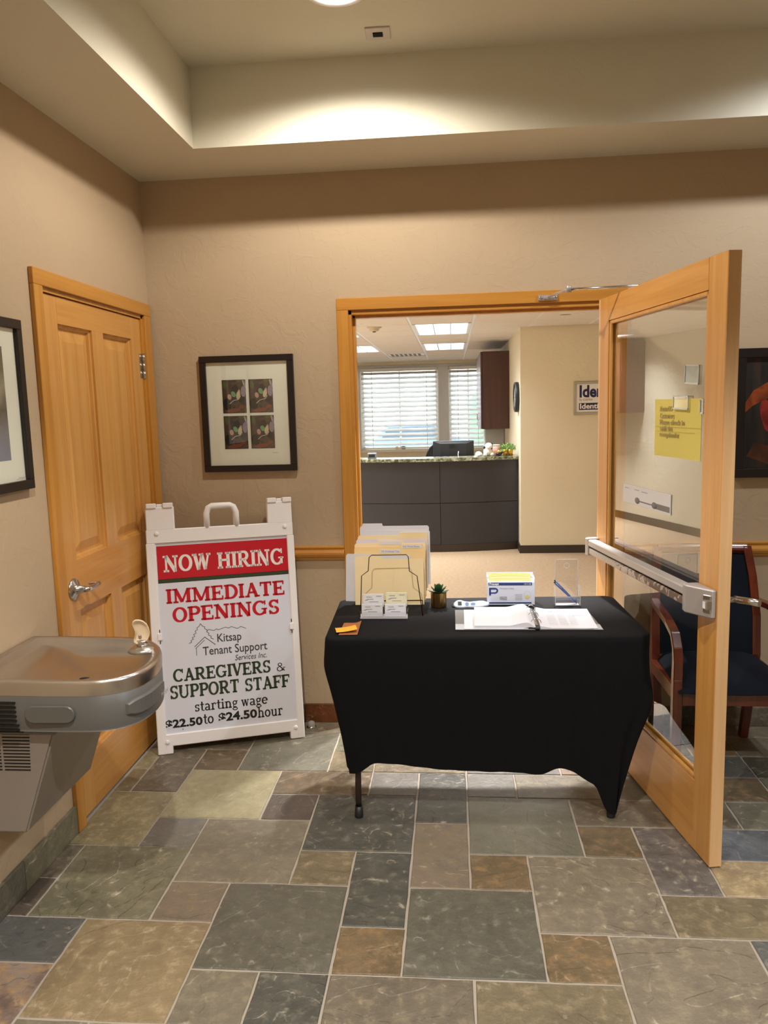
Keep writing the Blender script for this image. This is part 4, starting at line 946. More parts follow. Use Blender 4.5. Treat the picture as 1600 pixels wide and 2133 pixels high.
# ---------------------------------------------------------------- A-frame hiring sign
def hiring_sign():
    a = math.radians(6.8); u = Vector((.948, .318, 0)).normalized(); nb = Vector((-.318, .948, 0)).normalized()
    w = nb*math.sin(a)+Vector((0, 0, 1))*math.cos(a); back = nb*math.cos(a)-Vector((0, 0, 1))*math.sin(a)
    M = frame_matrix((.073, -.424, 0.002), u, back, w)     # local x across, z up the board, y to the back
    t = thing('hiring_sign', 'white plastic folding board sign reading NOW HIRING leaning in the corner', 'sign', M=M)
    out = [(0, .0), (.008, 1.162), (.008, 1.188), (.134, 1.184), (.137, 1.072), (.146, 1.064), (.260, 1.064), (.270, 1.074), (.273, 1.150), (.290, 1.176), (.420, 1.178), (.436, 1.154), (.440, 1.078), (.450, 1.066), (.566, 1.066), (.574, 1.074), (.574, 1.182), (.694, 1.184), (.696, .0), (.627, .0), (.625, .026), (.616, .037), (.082, .037), (.072, .026), (.069, .0)]
    Mf = frame_matrix((0, 0, 0), Vector((1, 0, 0)), Vector((0, 0, 1)), Vector((0, -1, 0)))
    # frame as pieces round the poster and the carry hole, one mesh
    def frame_mesh(y0, y1):
        m = MB()
        def bx(x0, x1, z0, z1): m.box(x0, x1, y0, y1, z0, z1, .0035)
        bx(0.0, .042, .0, 1.002); bx(.662, .697, .0, 1.002)
        bx(.038, .070, .0, .040); bx(.627, .666, .0, .040)
        bx(.038, .666, .036, .094)
        bx(.003, .694, 1.000, 1.066)
        bx(.006, .136, 1.062, 1.172); bx(.574, .693, 1.062, 1.170)
        pts = [(.286, 1.060), (.286, 1.13), (.296, 1.156), (.312, 1.164), (.398, 1.164), (.414, 1.156), (.425, 1.13), (.425, 1.060)]
        m.tube([(x, (y0+y1)/2, z) for x, z in pts], .0150, 10)
        return m
    frame_mesh(0, .026).obj('front_frame', white_pl, t)
    frame_mesh(.032, .056).obj('rear_frame', white_pl, t)
    for x in (.010, .086): box(x, x+.046, -.006, .060, 1.166, 1.190, .003).obj('hinge_knuckle', white_pl, t)
    for x in (.576, .650): box(x, x+.044, -.006, .060, 1.164, 1.188, .003).obj('hinge_knuckle', white_pl, t)
    box(.058, .084, .002, .054, 1.160, 1.186, .004).obj('hinge_knuckle', white_pl, t); box(.622, .648, .002, .054, 1.158, 1.184, .004).obj('hinge_knuckle', white_pl, t)
    for (x, z) in ((.052, 1.047), (.656, 1.046), (.046, .058), (.653, .056)):
        m = MB(); m.lathe([(.010, 0), (.010, .004), (.007, .006), (0, .006)], 14, Matrix.Translation((x, 0, z)) @ Matrix.Rotation(PI/2, 4, 'X')); m.obj('plug', white_pl, t)
    for (x, z) in ((.040, .560), (.662, .556)):
        m = MB(); m.box(x-.010, x+.010, -.007, .002, z-.016, z+.016, .002); m.obj('clip', white_pl, t)
        m = MB(); m.box(x-.002, x+.002, -.001, .001, z+.020, z+.034); m.box(x-.002, x+.002, -.001, .001, z-.034, z-.020); m.obj('clip_slot', slot_m, t)
    p = box(.040, .664, .008, .016, .092, 1.002).obj('poster', panel_w, t)
    yb = .0078
    def flat(x0, x1, z0, z1, y, m, name, label=None):
        o = MB().poly([(x0, y, z0), (x1, y, z0), (x1, y, z1), (x0, y, z1)]).obj(name, m, p)
        if label: o['label'] = label
    flat(.046, .6625, .829, .987, yb, red_m, 'red_band', 'red band'); flat(.046, .6625, .8105, .8295, yb-.0001, black_ink, 'black_rule'); flat(.0465, .662, .813, .827, yb-.0003, green_m, 'green_rule')
    yt = yb-.0006
    slab_text('NOW', .073, .294, .862, .078, white_ink, 'lettering', p, yt, 'white serif lettering'); slab_text('HIRING', .325, .641, .861, .078, white_ink, 'lettering', p, yt, 'white serif lettering')
    slab_text('IMMEDIATE', .078, .637, .712, .069, red_m, 'lettering', p, yt, 'red serif lettering'); slab_text('OPENINGS', .102, .606, .621, .070, red_m, 'lettering', p, yt, 'red serif lettering')
    slab_text('CAREGIVERS', .088, .548, .338, .060, green_m, 'lettering', p, yt, 'dark green serif lettering'); slab_text('&', .578, .620, .338, .042, black_ink, 'lettering', p, yt)
    slab_text('SUPPORT', .070, .392, .258, .063, green_m, 'lettering', p, yt, 'dark green serif lettering'); slab_text('STAFF', .421, .637, .257, .062, green_m, 'lettering', p, yt, 'dark green serif lettering')
    slab_text('starting', .180, .382, .186, .050, black_ink, 'lettering', p, yt); slab_text('wage', .398, .526, .186, .050, black_ink, 'lettering', p, yt)
    slab_text('to', .216, .264, .122, .052, black_ink, 'lettering', p, yt); slab_text('hour', .474, .596, .122, .052, black_ink, 'lettering', p, yt)
    R = (PI/2, 0, 0)
    text_mesh('$22.50', .052, 'lettering', black_ink, p, (.040, yt, .1225), R, bold=.0018, width=.172)
    text_mesh('$24.50', .055, 'lettering', black_ink, p, (.287, yt, .1265), R, bold=.0019, width=.184)
    thin = plain('sign_grey_ink', S(60, 62, 66), .5)
    text_mesh('Kitsap', .056, 'lettering', thin, p, (.303, yt, .510), R, bold=.0004, width=.114)
    text_mesh('Tenant Support', .058, 'lettering', thin, p, (.232, yt, .452), R, bold=.0004, width=.306)
    text_mesh('Services Inc.', .038, 'lettering', thin, p, (.381, yt, .413), R, width=.152, shear=.25)
    def line(pts, r, name='logo_line'):
        m = MB()
        for (a0, b0) in zip(pts, pts[1:]):
            dx, dz = b0[0]-a0[0], b0[1]-a0[1]; l = math.hypot(dx, dz); nx, nz = -dz/l*r, dx/l*r; ex, ez = dx/l*r*.7, dz/l*r*.7
            m.poly([(a0[0]-nx-ex, yt, a0[1]-nz-ez), (b0[0]-nx+ex, yt, b0[1]-nz+ez), (b0[0]+nx+ex, yt, b0[1]+nz+ez), (a0[0]+nx-ex, yt, a0[1]+nz-ez)])
        m.obj(name, thin, p)
    line([(.171, .515), (.183, .520), (.180, .528), (.192, .533), (.187, .541), (.199, .546), (.194, .556), (.206, .561), (.202, .571), (.213, .577), (.211, .587), (.221, .592), (.228, .605), (.238, .592), (.248, .588), (.246, .580), (.258, .572), (.255, .563), (.266, .556), (.262, .548), (.276, .540), (.273, .532), (.286, .526)], .0011)
    line([(.256, .565), (.266, .574), (.276, .570), (.290, .566), (.302, .574), (.310, .568), (.328, .573), (.345, .578), (.358, .572), (.372, .578), (.388, .572), (.400, .566), (.416, .574), (.428, .570), (.441, .563)], .0010)
    line([(.196, .497), (.245, .539), (.292, .499)], .0014); line([(.200, .488), (.243, .524)], .0012); line([(.203, .490), (.203, .454)], .0012)
    m = MB()
    for (x, z) in ((.664, .100), (.039, .104), (.119, .148), (.119, .110)): m.poly(ellipse(x, z, .0022, .0022, z=0))
    for f in m.bm.verts: f.co = Vector((f.co.x, yt-.0008, f.co.y))
    m.obj('corner_hole', slot_m, p)
hiring_sign()

# ---------------------------------------------------------------- table and tablecloth
TC = Vector((1.582, -.645, 0)); TA = math.radians(2.3)
TM = Matrix.Translation(TC) @ Matrix.Rotation(TA, 4, 'Z')
def table():
    t = thing('folding_table', 'folding table hidden under the black cloth, dark legs showing', 'table', M=TM)
    box(-.600, .600, -.296, .296, .700, .732, .008, 2).obj('tabletop', plain('table_white', S(190, 186, 180), .5), t)
    for sx in (-1, 1):
        for sy in (-1, 1):
            m = MB(); x = sx*.505 if sx < 0 else .480; y = sy*.262
            m.tube([(x+.012*sx*-1, y, .70), (x, y, .10), (x, y, .030)], [.0125, .0125, .0125], 12)
            m.obj('leg', plain('dark_leg', S(52, 36, 30), .22, .3, coat=.3), t)
            m = MB(); m.lathe([(0, 0), (.017, 0), (.017, .006), (.0155, .045), (.0, .046)], 14, Matrix.Translation((x, y, 0.0005))); m.obj('foot', plastic_bk, t)
        m = MB(); x = sx*.505 if sx < 0 else .480; m.tube([(x, -.262, .40), (x, .262, .40)], .009, 8); m.obj('leg_brace', MATS['dark_leg'], t)
table()
def interp(tab, x):
    if x <= tab[0][0]: return tab[0][1]
    for (a, va), (b, vb) in zip(tab, tab[1:]):
        if x <= b:
            k = (x-a)/(b-a); return va+(vb-va)*k
    return tab[-1][1]
def smooth(t): t = max(0, min(1, t)); return t*t*(3-2*t)
def tablecloth():
    hx, hy, rc = .613, .308, .045
    # perimeter samples, starting at front-left corner, going right
    P = []
    def seg(x0, y0, x1, y1, n, nx, ny):
        for k in range(n): t = k/n; P.append((x0+(x1-x0)*t, y0+(y1-y0)*t, nx, ny))
    def cor(cx, cy, a0, n):
        for k in range(n):
            a = math.radians(a0+90*k/n); P.append((cx+rc*math.cos(a), cy+rc*math.sin(a), math.cos(a), math.sin(a)))
    seg(-hx+rc, -hy, hx-rc, -hy, 90, 0, -1); cor(hx-rc, -hy+rc, -90, 12); seg(hx, -hy+rc, hx, hy-rc, 36, 1, 0); cor(hx-rc, hy-rc, 0, 12)
    seg(hx-rc, hy, -hx+rc, hy, 60, 0, 1); cor(-hx+rc, hy-rc, 90, 12); seg(-hx, hy-rc, -hx, -hy+rc, 36, -1, 0); cor(-hx+rc, -hy+rc, 180, 12)
    front = [(-.60, .190), (-.52, .190), (-.495, .200), (-.470, .232), (-.44, .237), (-.343, .229), (-.168, .207), (0, .200), (.12, .196), (.19, .192), (.24, .198), (.293, .216), (.33, .204), (.378, .168), (.431, .149), (.447, .10), (.455, .022), (.61, .022)]
    side = [(-.31, 1), (-.24, .9), (-.16, .35), (-.05, .05), (.05, .05), (.16, .35), (.24, .9), (.31, 1)]
    legs = {(-1, -1): (-.515, -.262, .190), (1, -1): (.474, -.262, .022), (-1, 1): (-.515, .262, .30), (1, 1): (.47, .262, .25)}
    def bottom(x, y, nx, ny):
        sx = 1 if x > 0 else -1; sy = 1 if y > 0 else -1
        if ny < -.5 or (abs(nx) > .7 and False):
            z = interp(front, x)
            bx = x*.965; by = -.290
            d = abs(x) - (.425 if x > 0 else .470)
            if d > 0:
                k = smooth(d/.10); lx, ly, lz = legs[(sx, -1)]
                ox = lx+sx*.018*k; bx = bx*(1-k)+ox*k; by = by*(1-k)+(ly-.020)*k
                if x > 0 and x < .50: bx = min(bx, .455+(x-.425)*.45)
            return bx, by, z
        if ny > .5:
            lx, ly, lz = legs[(sx, 1)]
            k = smooth((abs(x)-.42)/.16); return x*.99*(1-k)+lx*k, .300*(1-k)+.28*k, .60*(1-k)+lz*k
        # sides
        lx, ly, lz = legs[(sx, sy)]
        k = smooth((abs(y)-.02)/.24)
        zmid = .34
        return (sx*.585)*(1-k)+(lx+sx*.020)*k, y*(1-k)+(ly*.98)*k, zmid*(1-k)+lz*k
    mb = MB(); b = mb.bm; n = len(P); rings = []
    zt = .7405
    for inset, z in ((.030, zt+.0008), (.010, zt), (.003, zt-.0025), (0, zt-.008)):
        rings.append([b.verts.new((x-nx*inset, y-ny*inset, z)) for x, y, nx, ny in P])
    NL = 30; rnd = random.Random(2)
    B = [bottom(*p) for p in P]
    # smooth the bottom curve a little round the corners
    for _ in range(2):
        B = [tuple((B[i-1][c]*.25+B[i][c]*.5+B[(i+1) % n][c]*.25) for c in range(3)) for i in range(n)]
    for l in range(1, NL+1):
        s = l/NL; ring = []
        for i, (x, y, nx, ny) in enumerate(P):
            bx, by, bz = B[i]
            z = (zt-.008)*(1-s)+bz*s
            # pull-in profile measured from the photograph: hangs plumb at first, then gathers towards the leg
            drop = (zt-z)/(zt-bz) if zt > bz else 0
            k = smooth((drop-.18)/.95)*.55+max(0, (drop-.22)/.78)*.45
            if x > .45 and ny > -.95:
                k = smooth((drop-.30)/.80)*.5+max(0, (drop-.34)/.66)*.5
            px = x*(1-k)+bx*k; py = y*(1-k)+by*k
            bulge = 0
            if x > .50: bulge = .020*math.exp(-((z-.46)/.10)**2)
            if x < -.50: bulge = .010*math.exp(-((z-.62)/.08)**2)
            px += (1 if x > 0 else -1)*bulge
            # folds
            f = 0
            if ny < -.5:
                am = (.0018+.009*smooth((x-.10)/.35)*(1-.3*s))*s
                f = am*math.sin(x*62+1.3*math.sin(s*2.2))+am*.6*math.sin(x*27+2)
                f += .010*s*math.exp(-((x-.19)/.05)**2)
            else:
                f = .006*s*math.sin(y*55+x*9)
            px += nx*f; py += ny*f
            ring.append(b.verts.new((px, py, z)))
        rings.append(ring)
    top = b.faces.new(rings[0]); top.smooth = True
    for A, C in zip(rings, rings[1:]):
        for i in range(n):
            f = b.faces.new((A[i], C[i], C[(i+1) % n], A[(i+1) % n])); f.smooth = True
    bmesh.ops.recalc_face_normals(b, faces=b.faces)
    o = mb.obj('tablecloth', cloth_m, M=None); o.matrix_world = TM
    tag(o, 'black stretch cloth fitted over the table in the doorway', 'tablecloth')
tablecloth()
ZT = .7425

# ---------------------------------------------------------------- things on the table
def file_rack():
    t = thing('wire_file_rack', 'dark wire file rack holding the manila folders', 'file rack', (1.20, -.52, ZT), rz=.02)
    r = .0019
    def P(x, z):     # front frame leans back from its feet
        k = z/.25; return (x, -.135+.085*k, z+.001)
    w = .148
    m = MB(); fr = [(w-.006+.0, 0), (w-.028, .155), (w-.060, .175), (w-.064, .232), (w-.072, .241), (-w+.072+.005, .241), (-w+.064+.002, .232), (-w+.062, .178), (-w+.034, .158), (-w+.030, 0)]
    m.tube([P(x, z) for x, z in fr], r, 8); m.obj('front_wire', wire_m, t)
    m = MB()
    for x in (-w+.030, w-.006): m = MB(); m.tube([P(x, 0), (x, .10, .004), (x, .155, .070)], r, 8); m.obj('base_wire', wire_m, t)
    for k in range(1, 4):
        y = .0+k*.034; z = .004+k*.018; m = MB(); m.tube([(-w+.03, y, z), (w-.01, y, z)], r, 6); m.tube([(-w+.03, y, z), (-w+.03, y, 0.001)], r, 6); m.tube([(w-.01, y, z), (w-.01, y, 0.001)], r, 6); m.obj('shelf_wire', wire_m, t)
file_rack()
def folder(label, x0, x1, y, z0, z1, mat, lean=.03, tabx=None, tabw=.10, tabtext=None, name='file_folder', rot=0.0, tablab=False, group='folders in the wire rack'):
    t = thing(name, label, 'folder' if name == 'file_folder' else 'paper', ((x0+x1)/2, y, z0), group=None)
    w = (x1-x0)/2; h = z1-z0
    pts = [(-w, 0), (w, 0), (w, h-.008), (w-.006, h)]
    if tabx is not None:
        a, b = tabx, tabx+tabw
        if b < w-.01: pts += [(b+.004, h), (b, h+.012)]
        else: pts = [(-w, 0), (w, 0), (w, h+.008), (w-.004, h+.012)]
        pts += [(a, h+.012), (a-.004, h)] if a > -w+.01 else [(-w+.004, h+.012)]
    if not (tabx is not None and tabx <= -w+.01): pts += [(-w+.006, h), (-w, h-.008)]
    Mr = Matrix.Rotation(-lean, 4, 'X') @ Matrix.Rotation(rot, 4, 'Y') @ frame_matrix((0, 0, 0), Vector((1, 0, 0)), Vector((0, 0, 1)), Vector((0, -1, 0)))
    m = MB(); m.prism(pts, 0, .0012, M=Mr); m.obj('front_leaf', mat, t)
    m = MB(); m.prism([(-w+.001, 0), (w-.001, 0), (w-.001, h-.006), (-w+.001, h-.006)], -.0050, -.0040, M=Mr); m.box(-w+.002, w-.002, .0010, .0042, .001, h-.012, M=Matrix.Rotation(-lean, 4, 'X') @ Matrix.Rotation(rot, 4, 'Y')) ; m.obj('papers', paper, t)
    if tablab:
        q = MB(); q.box(tabx+.006, tabx+tabw-.006, -.0020, -.0014, h-.006, h+.009, M=Matrix.Rotation(-lean, 4, 'X')); tl = q.obj('tab_label', paper, t)
        if tabtext: text_mesh(tabtext, .009, 'lettering', grey_ink, tl, None, M=Matrix.Rotation(-lean, 4, 'X') @ frame_matrix((tabx+.014, -.0023, h-.002), Vector((1, 0, 0)), Vector((0, 0, 1)), Vector((0, -1, 0))), width=tabw-.028)
    return t
def folders():
    # back to front
    folder('white folder standing rearmost and tallest in the wire rack', 1.058, 1.368, -.375, ZT+.085, ZT+.335, paper, .02, tabx=-.140, tabw=.085)
    folder('thick white folder second from the back, edge showing at the right', 1.075, 1.372, -.392, ZT+.072, ZT+.318, paper, .02)
    folder('manila folder with lavender sheets, third from the back of the rack', 1.052, 1.362, -.410, ZT+.060, ZT+.298, manila, .02, tabx=.035, tabw=.115)
    folder('lavender divider folder with a blank top, middle of the rack', 1.046, 1.356, -.424, ZT+.050, ZT+.284, lav_paper, .02)
    folder('manila folder whose labelled tab sits at the centre, behind the right tabbed one', 1.040, 1.352, -.438, ZT+.042, ZT+.268, manila, .02, tabx=-.050, tabw=.11, tablab=True)
    folder('manila folder with a labelled tab at its right end', 1.040, 1.354, -.452, ZT+.032, ZT+.254, manila2, .02, tabx=.045, tabw=.10, tabtext='F/2 Time Sheet', tablab=True)
    folder('manila folder with the lowest central label, second from the front', 1.040, 1.352, -.466, ZT+.020, ZT+.236, manila2, .02, tabx=-.048, tabw=.105, tabtext='F/2 Workload Tote', tablab=True)
    folder('manila folder standing frontmost in the wire rack, plain front', 1.042, 1.345, -.482, ZT+.002, ZT+.206, manila, .02, tabx=-.1515, tabw=.12)
    folder('white sheaf of papers sticking out left of the folders', 1.016, 1.300, -.497, ZT+.002, ZT+.214, paper2, .02, name='paper_sheaf', rot=0.035).location = (1.140, -.4705, ZT+.012)
folders()

def card_holder():
    cx, cy = 1.187, -.690
    t = thing('business_card_holder', 'clear acrylic four pocket business card holder before the file rack', 'card holder', (cx, cy, ZT))
    w = .098
    m = MB()
    for (y, z0, z1) in ((-.012, .004, .030), (.022, .032, .058)):
        m.box(-w, w, y-.0015, y, z0, z1, .0004)
    m.box(-w, w, .052, .0535, .0, .080, .0004); m.box(-.001, .001, -.012, .052, .002, .056)
    m.box(-w, -w+.0015, -.012, .052, 0, .030); m.box(w-.0015, w, -.012, .052, 0, .030)
    m.obj('pocket', acrylic, t)
    m = MB(); m.box(-w, w, -.014, .054, 0, .0035, .001); m.box(-w, w, -.0142, -.011, .0035, .0065); m.obj('base', acr_edge, t)
    spots = [(-.049, .002, .006, .052, paper2, 'stack of white business cards in the front left pocket'), (.047, .002, .006, .052, paper, 'stack of glossy white cards in the front right pocket'),
             (-.046, .034, .040, .052, paper2, 'stack of white business cards in the raised rear left pocket'), (.050, .034, .042, .056, plain('card_cream', S(226, 224, 196), .6, var=.01), 'stack of cream cards in the raised rear right pocket')]
    for i, (x, y, z, h, m_, lab) in enumerate(spots):
        c = thing('business_card_stack', lab, 'cards', (cx+x, cy+y, ZT+z), group='business cards in the holder')
        Mx = Matrix.Rotation(-.10, 4, 'X')
        box(-.0435, .0435, -.005, .006, 0, h, .0004, M=Mx).obj('cards', m_, c)
        q = MB()
        for a, b_, z_ in ((-.030, -.006, .78), (-.026, .0, .60), (-.018, .020, .40), (.012, .034, .84)): q.box(a, b_, -.0055, -.0051, z_*h-.0012, z_*h+.0012, M=Mx)
        q.box(-.036, -.024, -.0055, -.0051, h*.50, h*.53, M=Mx); q.box(-.033, -.020, -.0055, -.0051, h*.56, h*.58, M=Mx @ Matrix.Rotation(.0, 4, 'Y'))
        q.obj('printed_line', grey_ink, c)
card_holder()
def succulent():
    t = thing('succulent_plant', 'small succulent in a ribbed gold pot beside the folders', 'plant', (1.4085, -.505, ZT))
    m = MB(); prof = [(0, 0), (.0325, 0), (.034, .003), (.034, .064), (.031, .064), (.031, .054), (0, .054)]; m.lathe(prof, 40)
    # flutes
    for v in m.bm.verts:
        r = math.hypot(v.co.x, v.co.y)
        if r > .0335 and .002 < v.co.z < .0635:
            i = round(math.atan2(v.co.y, v.co.x)/(2*PI/40)); k = 1.0 if i % 2 else .965; v.co.x *= k; v.co.y *= k
    for f in m.bm.faces: f.smooth = False
    m.obj('pot', gold_m, t)
    rnd = random.Random(4)
    def leaf_mesh():
        m = MB(); n = 6
        def f(u, v):
            w = math.sin(PI*min(1, v*.92+.08))**.7*.0085*(1-v*.25); a = -1+2*u
            return (a*w, v*.046, .004*math.sin(v*PI)*0+.006*v*v-.0035*(1-a*a)*math.sin(PI*min(1, v*1.0+.02))+.0)
        m.grid(f, 4, n)
        def f2(u, v): p = f(u, v); return (p[0], p[1], p[2]*1.0+.0025*(1-(2*u-1)**2)*math.sin(PI*min(1, v+.02))+.0018)
        m.grid(f2, 4, n)
        return m
    first = leaf_mesh().obj('leaf', leaf_m, t)
    k = 0
    for ring, (cnt, tilt, sc) in enumerate(((9, .12, 1.05), (8, .45, .95), (7, .80, .85), (5, 1.15, .70), (3, 1.4, .5))):
        for j in range(cnt):
            o = first if k == 0 else first.copy()
            if k: COL.objects.link(o)
            o.location = (0, 0, .060+ring*.003); o.rotation_euler = (tilt+rnd.uniform(-.08, .08), 0, 2*PI*(j+ring*.5)/cnt+rnd.uniform(-.1, .1)); o.scale = (sc,)*3; k += 1
succulent()
def thermometer():
    t = thing('forehead_thermometer', 'white and blue handheld thermometer lying left of the mask box', 'thermometer', (1.475, -.530, ZT), rz=.06)
    body = plain('pale_blue_plastic', S(214, 226, 246), .3, var=.01)
    # side-lying: profile drawn in the x-z plane leaning back, extruded in depth
    prof = [(-.002, .012), (.002, .026), (.014, .036), (.030, .038), (.046, .031), (.066, .028), (.095, .031), (.125, .033), (.146, .026), (.154, .016), (.146, .008), (.120, .002), (.085, .000), (.055, .002), (.040, .0), (.020, .0), (.006, .003)]
    M = Matrix.Translation((0, 0, .001)) @ Matrix.Rotation(-.75, 4, 'X') @ frame_matrix((0, 0, 0), Vector((1, 0, 0)), Vector((0, 0, 1)), Vector((0, -1, 0)))
    m = MB(); m.prism(prof, -.024, .0, M=M, bev=.003); m.obj('body', body, t)
    m = MB(); m.prism([(.017, .010), (.033, .010), (.033, .028), (.017, .028)], 0, .0012, M=M); m.obj('display', plain('lcd', S(74, 84, 78), .25), t)
    blue = plain('button_blue', S(112, 150, 200), .35)
    m = MB(); m.prism([(.056+.0075*math.cos(2*PI*k/16), .016+.0085*math.sin(2*PI*k/16)) for k in range(16)], 0, .0016, M=M); m.obj('round_button', blue, t)
    m = MB(); m.prism([(.082+.010*math.cos(2*PI*k/16), .016+.0055*math.sin(2*PI*k/16)) for k in range(16)], 0, .0016, M=M); m.obj('oval_button', blue, t)
    m = MB(); m.prism([(-.008, .008), (.004, .004), (.004, .030), (-.008, .024)], -.020, -.004, M=M, bev=.002); m.obj('sensor_tip', plain('dark_tip', S(60, 66, 76), .4), t)
thermometer()
def mask_box():
    x0, x1, yf = 1.6185, 1.8215, -.485
    t = thing('mask_box', 'white box of face masks with navy stripes on the table', 'box', ((x0+x1)/2, yf, ZT), rz=-.01)
    w = (x1-x0)/2; h = .100
    m = MB(); m.box(-w, w, 0, .085, 0, h, .0012); m.obj('carton', plain('carton_blueish', S(216, 222, 240), .5, var=.01), t)
    nb = plain('box_navy', S(34, 58, 128), .45, var=.02)
    y = -.0004
    m = MB(); m.box(-w+.006, w-.012, y-.0002, y, .086, .099); m.box(-w+.008, w-.014, y-.0002, y, .006, .012); m.obj('navy_stripe', nb, t)
    R = (PI/2, 0, 0)
    text_mesh('Precept', .0135, 'lettering', white_ink, t, (-w+.010, y-.0006, .0885), R, bold=.0004, width=.040)
    text_mesh('15118', .009, 'lettering', white_ink, t, (w-.045, y-.0006, .089), R, width=.028)
    # emblem P
    m = MB(); m.box(-w+.008, -.0+-w+.016, y-.0004, y, .042, .076); m.box(-w+.008, -w+.034, y-.0004, y, .068, .076); m.box(-w+.008, -w+.034, y-.0004, y, .050, .056)
    pts = []
    for k in range(9):
        a = -PI/2+PI*k/8; pts.append((-w+.034+.013*math.cos(a), .063+.013*math.sin(a), -w+.034+.006*math.cos(a), .063+.006*math.sin(a)))
    for p, q in zip(pts, pts[1:]): m.poly([(p[0], y-.0003, p[1]), (p[2], y-.0003, p[3]), (q[2], y-.0003, q[3]), (q[0], y-.0003, q[1])])
    m.obj('emblem', nb, t)
    text_mesh('Procedure Mask', .0085, 'lettering', grey_ink, t, (-w+.055, y-.0005, .070), R, width=.060)
    for tx, z in (('Latex Free', .034), ('Procedure Mask', .0285), ('with Earloop', .023)): text_mesh(tx, .0055, 'lettering', black_ink, t, (-w+.054, y-.0005, z), R, width=.03)
    m = MB()
    for k in range(5): m.box(.018, .048, y-.0003, y, .022+k*.006, .0232+k*.006)
    m.obj('print_line', grey_ink, t)
    m = MB()
    for k in range(20):
        a, b_ = 2*PI*k/20, 2*PI*(k+1)/20
        m.poly([(.070+.015*math.cos(a), y-.0004, .044+.018*math.sin(a)), (.070+.0145*math.cos(a), y-.0004, .044+.0175*math.sin(a)), (.070+.0145*math.cos(b_), y-.0004, .044+.0175*math.sin(b_)), (.070+.015*math.cos(b_), y-.0004, .044+.018*math.sin(b_))])
    m.obj('face_outline', grey_ink, t)
    m = MB(); m.poly([(x+.070, y-.0004, z+.036) for x, z, _ in ellipse(0, 0, .009, .008)]); m.obj('mask_mark', plain('pale_yellow', S(226, 214, 110), .5), t)
    # masks spilling from the top
    yel = plain('mask_yellow', S(240, 240, 170), .7, var=.02)
    for k in range(3):
        q = thing('face_mask', ('frontmost yellow pleated mask in the box top, loops hanging out', 'middle yellow pleated mask of the three in the box top', 'rearmost yellow pleated mask in the box top')[k], 'face mask', ((x0+x1)/2-.004, yf+.006+k*.016, ZT+h), rz=-.01, group='yellow face masks in the box')
        m = MB(); m.grid(lambda u, v: (-.090+.180*u, .0+.012*v+.0015*math.sin(v*30), .002+(.022+.003*k)*v**.7+.002*math.sin(u*PI)), 8, 8); m.obj('pleated_panel', yel, q)
        if k in (0, 2):
            for s in ((-1, 1) if k != 2 else (1,)):
                m = MB(); m.tube([(s*.088, .004, .020), (s*.094, 0, .026), (s*.100, -.002, .016), (s*(.104 if s > 0 else .094), -.004, -.004 if s > 0 else .006), (s*.096, -.002, -.006 if s > 0 else .002)], .0014, 6); m.obj('ear_loop', white_pl, q)
    m = MB(); m.box(-w, w, .085, .0862, h-.002, h+.026, .0004, M=Matrix.Identity(4)); m.box(-w, -w+.001, .0, .085, h, h+.018); m.box(w-.001, w, 0, .085, h, h+.018); m.obj('lid_flap', MATS['carton_blueish'], t)
mask_box()
def pen_holder():
    x0, x1, yf = 1.905, 2.012, -.505
    t = thing('pen_holder', 'clear acrylic upright holder with a tall back at the table edge', 'holder', ((x0+x1)/2, yf, ZT), rz=.04)
    w = (x1-x0)/2
    m = MB(); m.box(-w+.006, w-.006, .030, .032, 0, .195, .0008); m.box(-w, w, 0, .002, 0, .040, .0005); m.box(-w, -w+.002, 0, .032, 0, .085, .0005); m.box(w-.002, w, 0, .032, 0, .085, .0005); m.obj('pocket', acrylic, t)
    m = MB(); m.box(-w+.004, w-.004, .0, .034, 0, .004, .001)
    for x in (-w, w-.0022): m.box(x, x+.0022, -.0005, .0012, 0, .085); m.box(x, x+.0022, .030, .0315, 0, .085)
    m.box(-w, w, -.0003, .001, .0385, .040); m.obj('bright_edge', acr_edge, t)
    m = MB(); m.tube([( .011*math.cos(2*PI*k/20), .0295, .170+.011*math.sin(2*PI*k/20)) for k in range(20)], .0008, 6, closed=True)
    m.tube([(-w+.006, .031, .004), (-w+.006, .031, .190), (-w+.012, .031, .196), (w-.012, .031, .196), (w-.006, .031, .190), (w-.006, .031, .004)], .0009, 6); m.obj('hole_rim', acr_edge, t)
    blue = plain('pen_blue', S(70, 100, 150), .3, .2); 
    for k, (dx, lab) in enumerate(((0, 'slim blue pen leaning lowest in the clear holder'), (.007, 'slim blue pen leaning uppermost in the clear holder'))):
        p = thing('ballpoint_pen', lab, 'pen', ((x0+x1)/2+w-.012-dx*.3, yf+.016+k*.009, ZT+.006))
        d = Vector((-.100, -.004, .098)).normalized() if k == 0 else Vector((-.092, 0, .100)).normalized()
        L_ = .138
        m = MB(); m.tube([tuple(d*.0), tuple(d*.010), tuple(d*(L_-.012)), tuple(d*(L_-.008))], [.0012, .0042, .0044, .0036], 10); m.obj('barrel', blue, p)
        m = MB(); m.tube([tuple(d*(L_-.009)), tuple(d*L_)], .003, 8); m.obj('clicker', plastic_bk, p)
        m = MB(); off = Vector((.0, -.005, .003)); m.tube([tuple(d*(L_-.045)+off), tuple(d*(L_-.01)+off)], .0011, 6); m.obj('pocket_clip', plain('pen_light', S(150, 176, 214), .3, .3), p)
pen_holder()
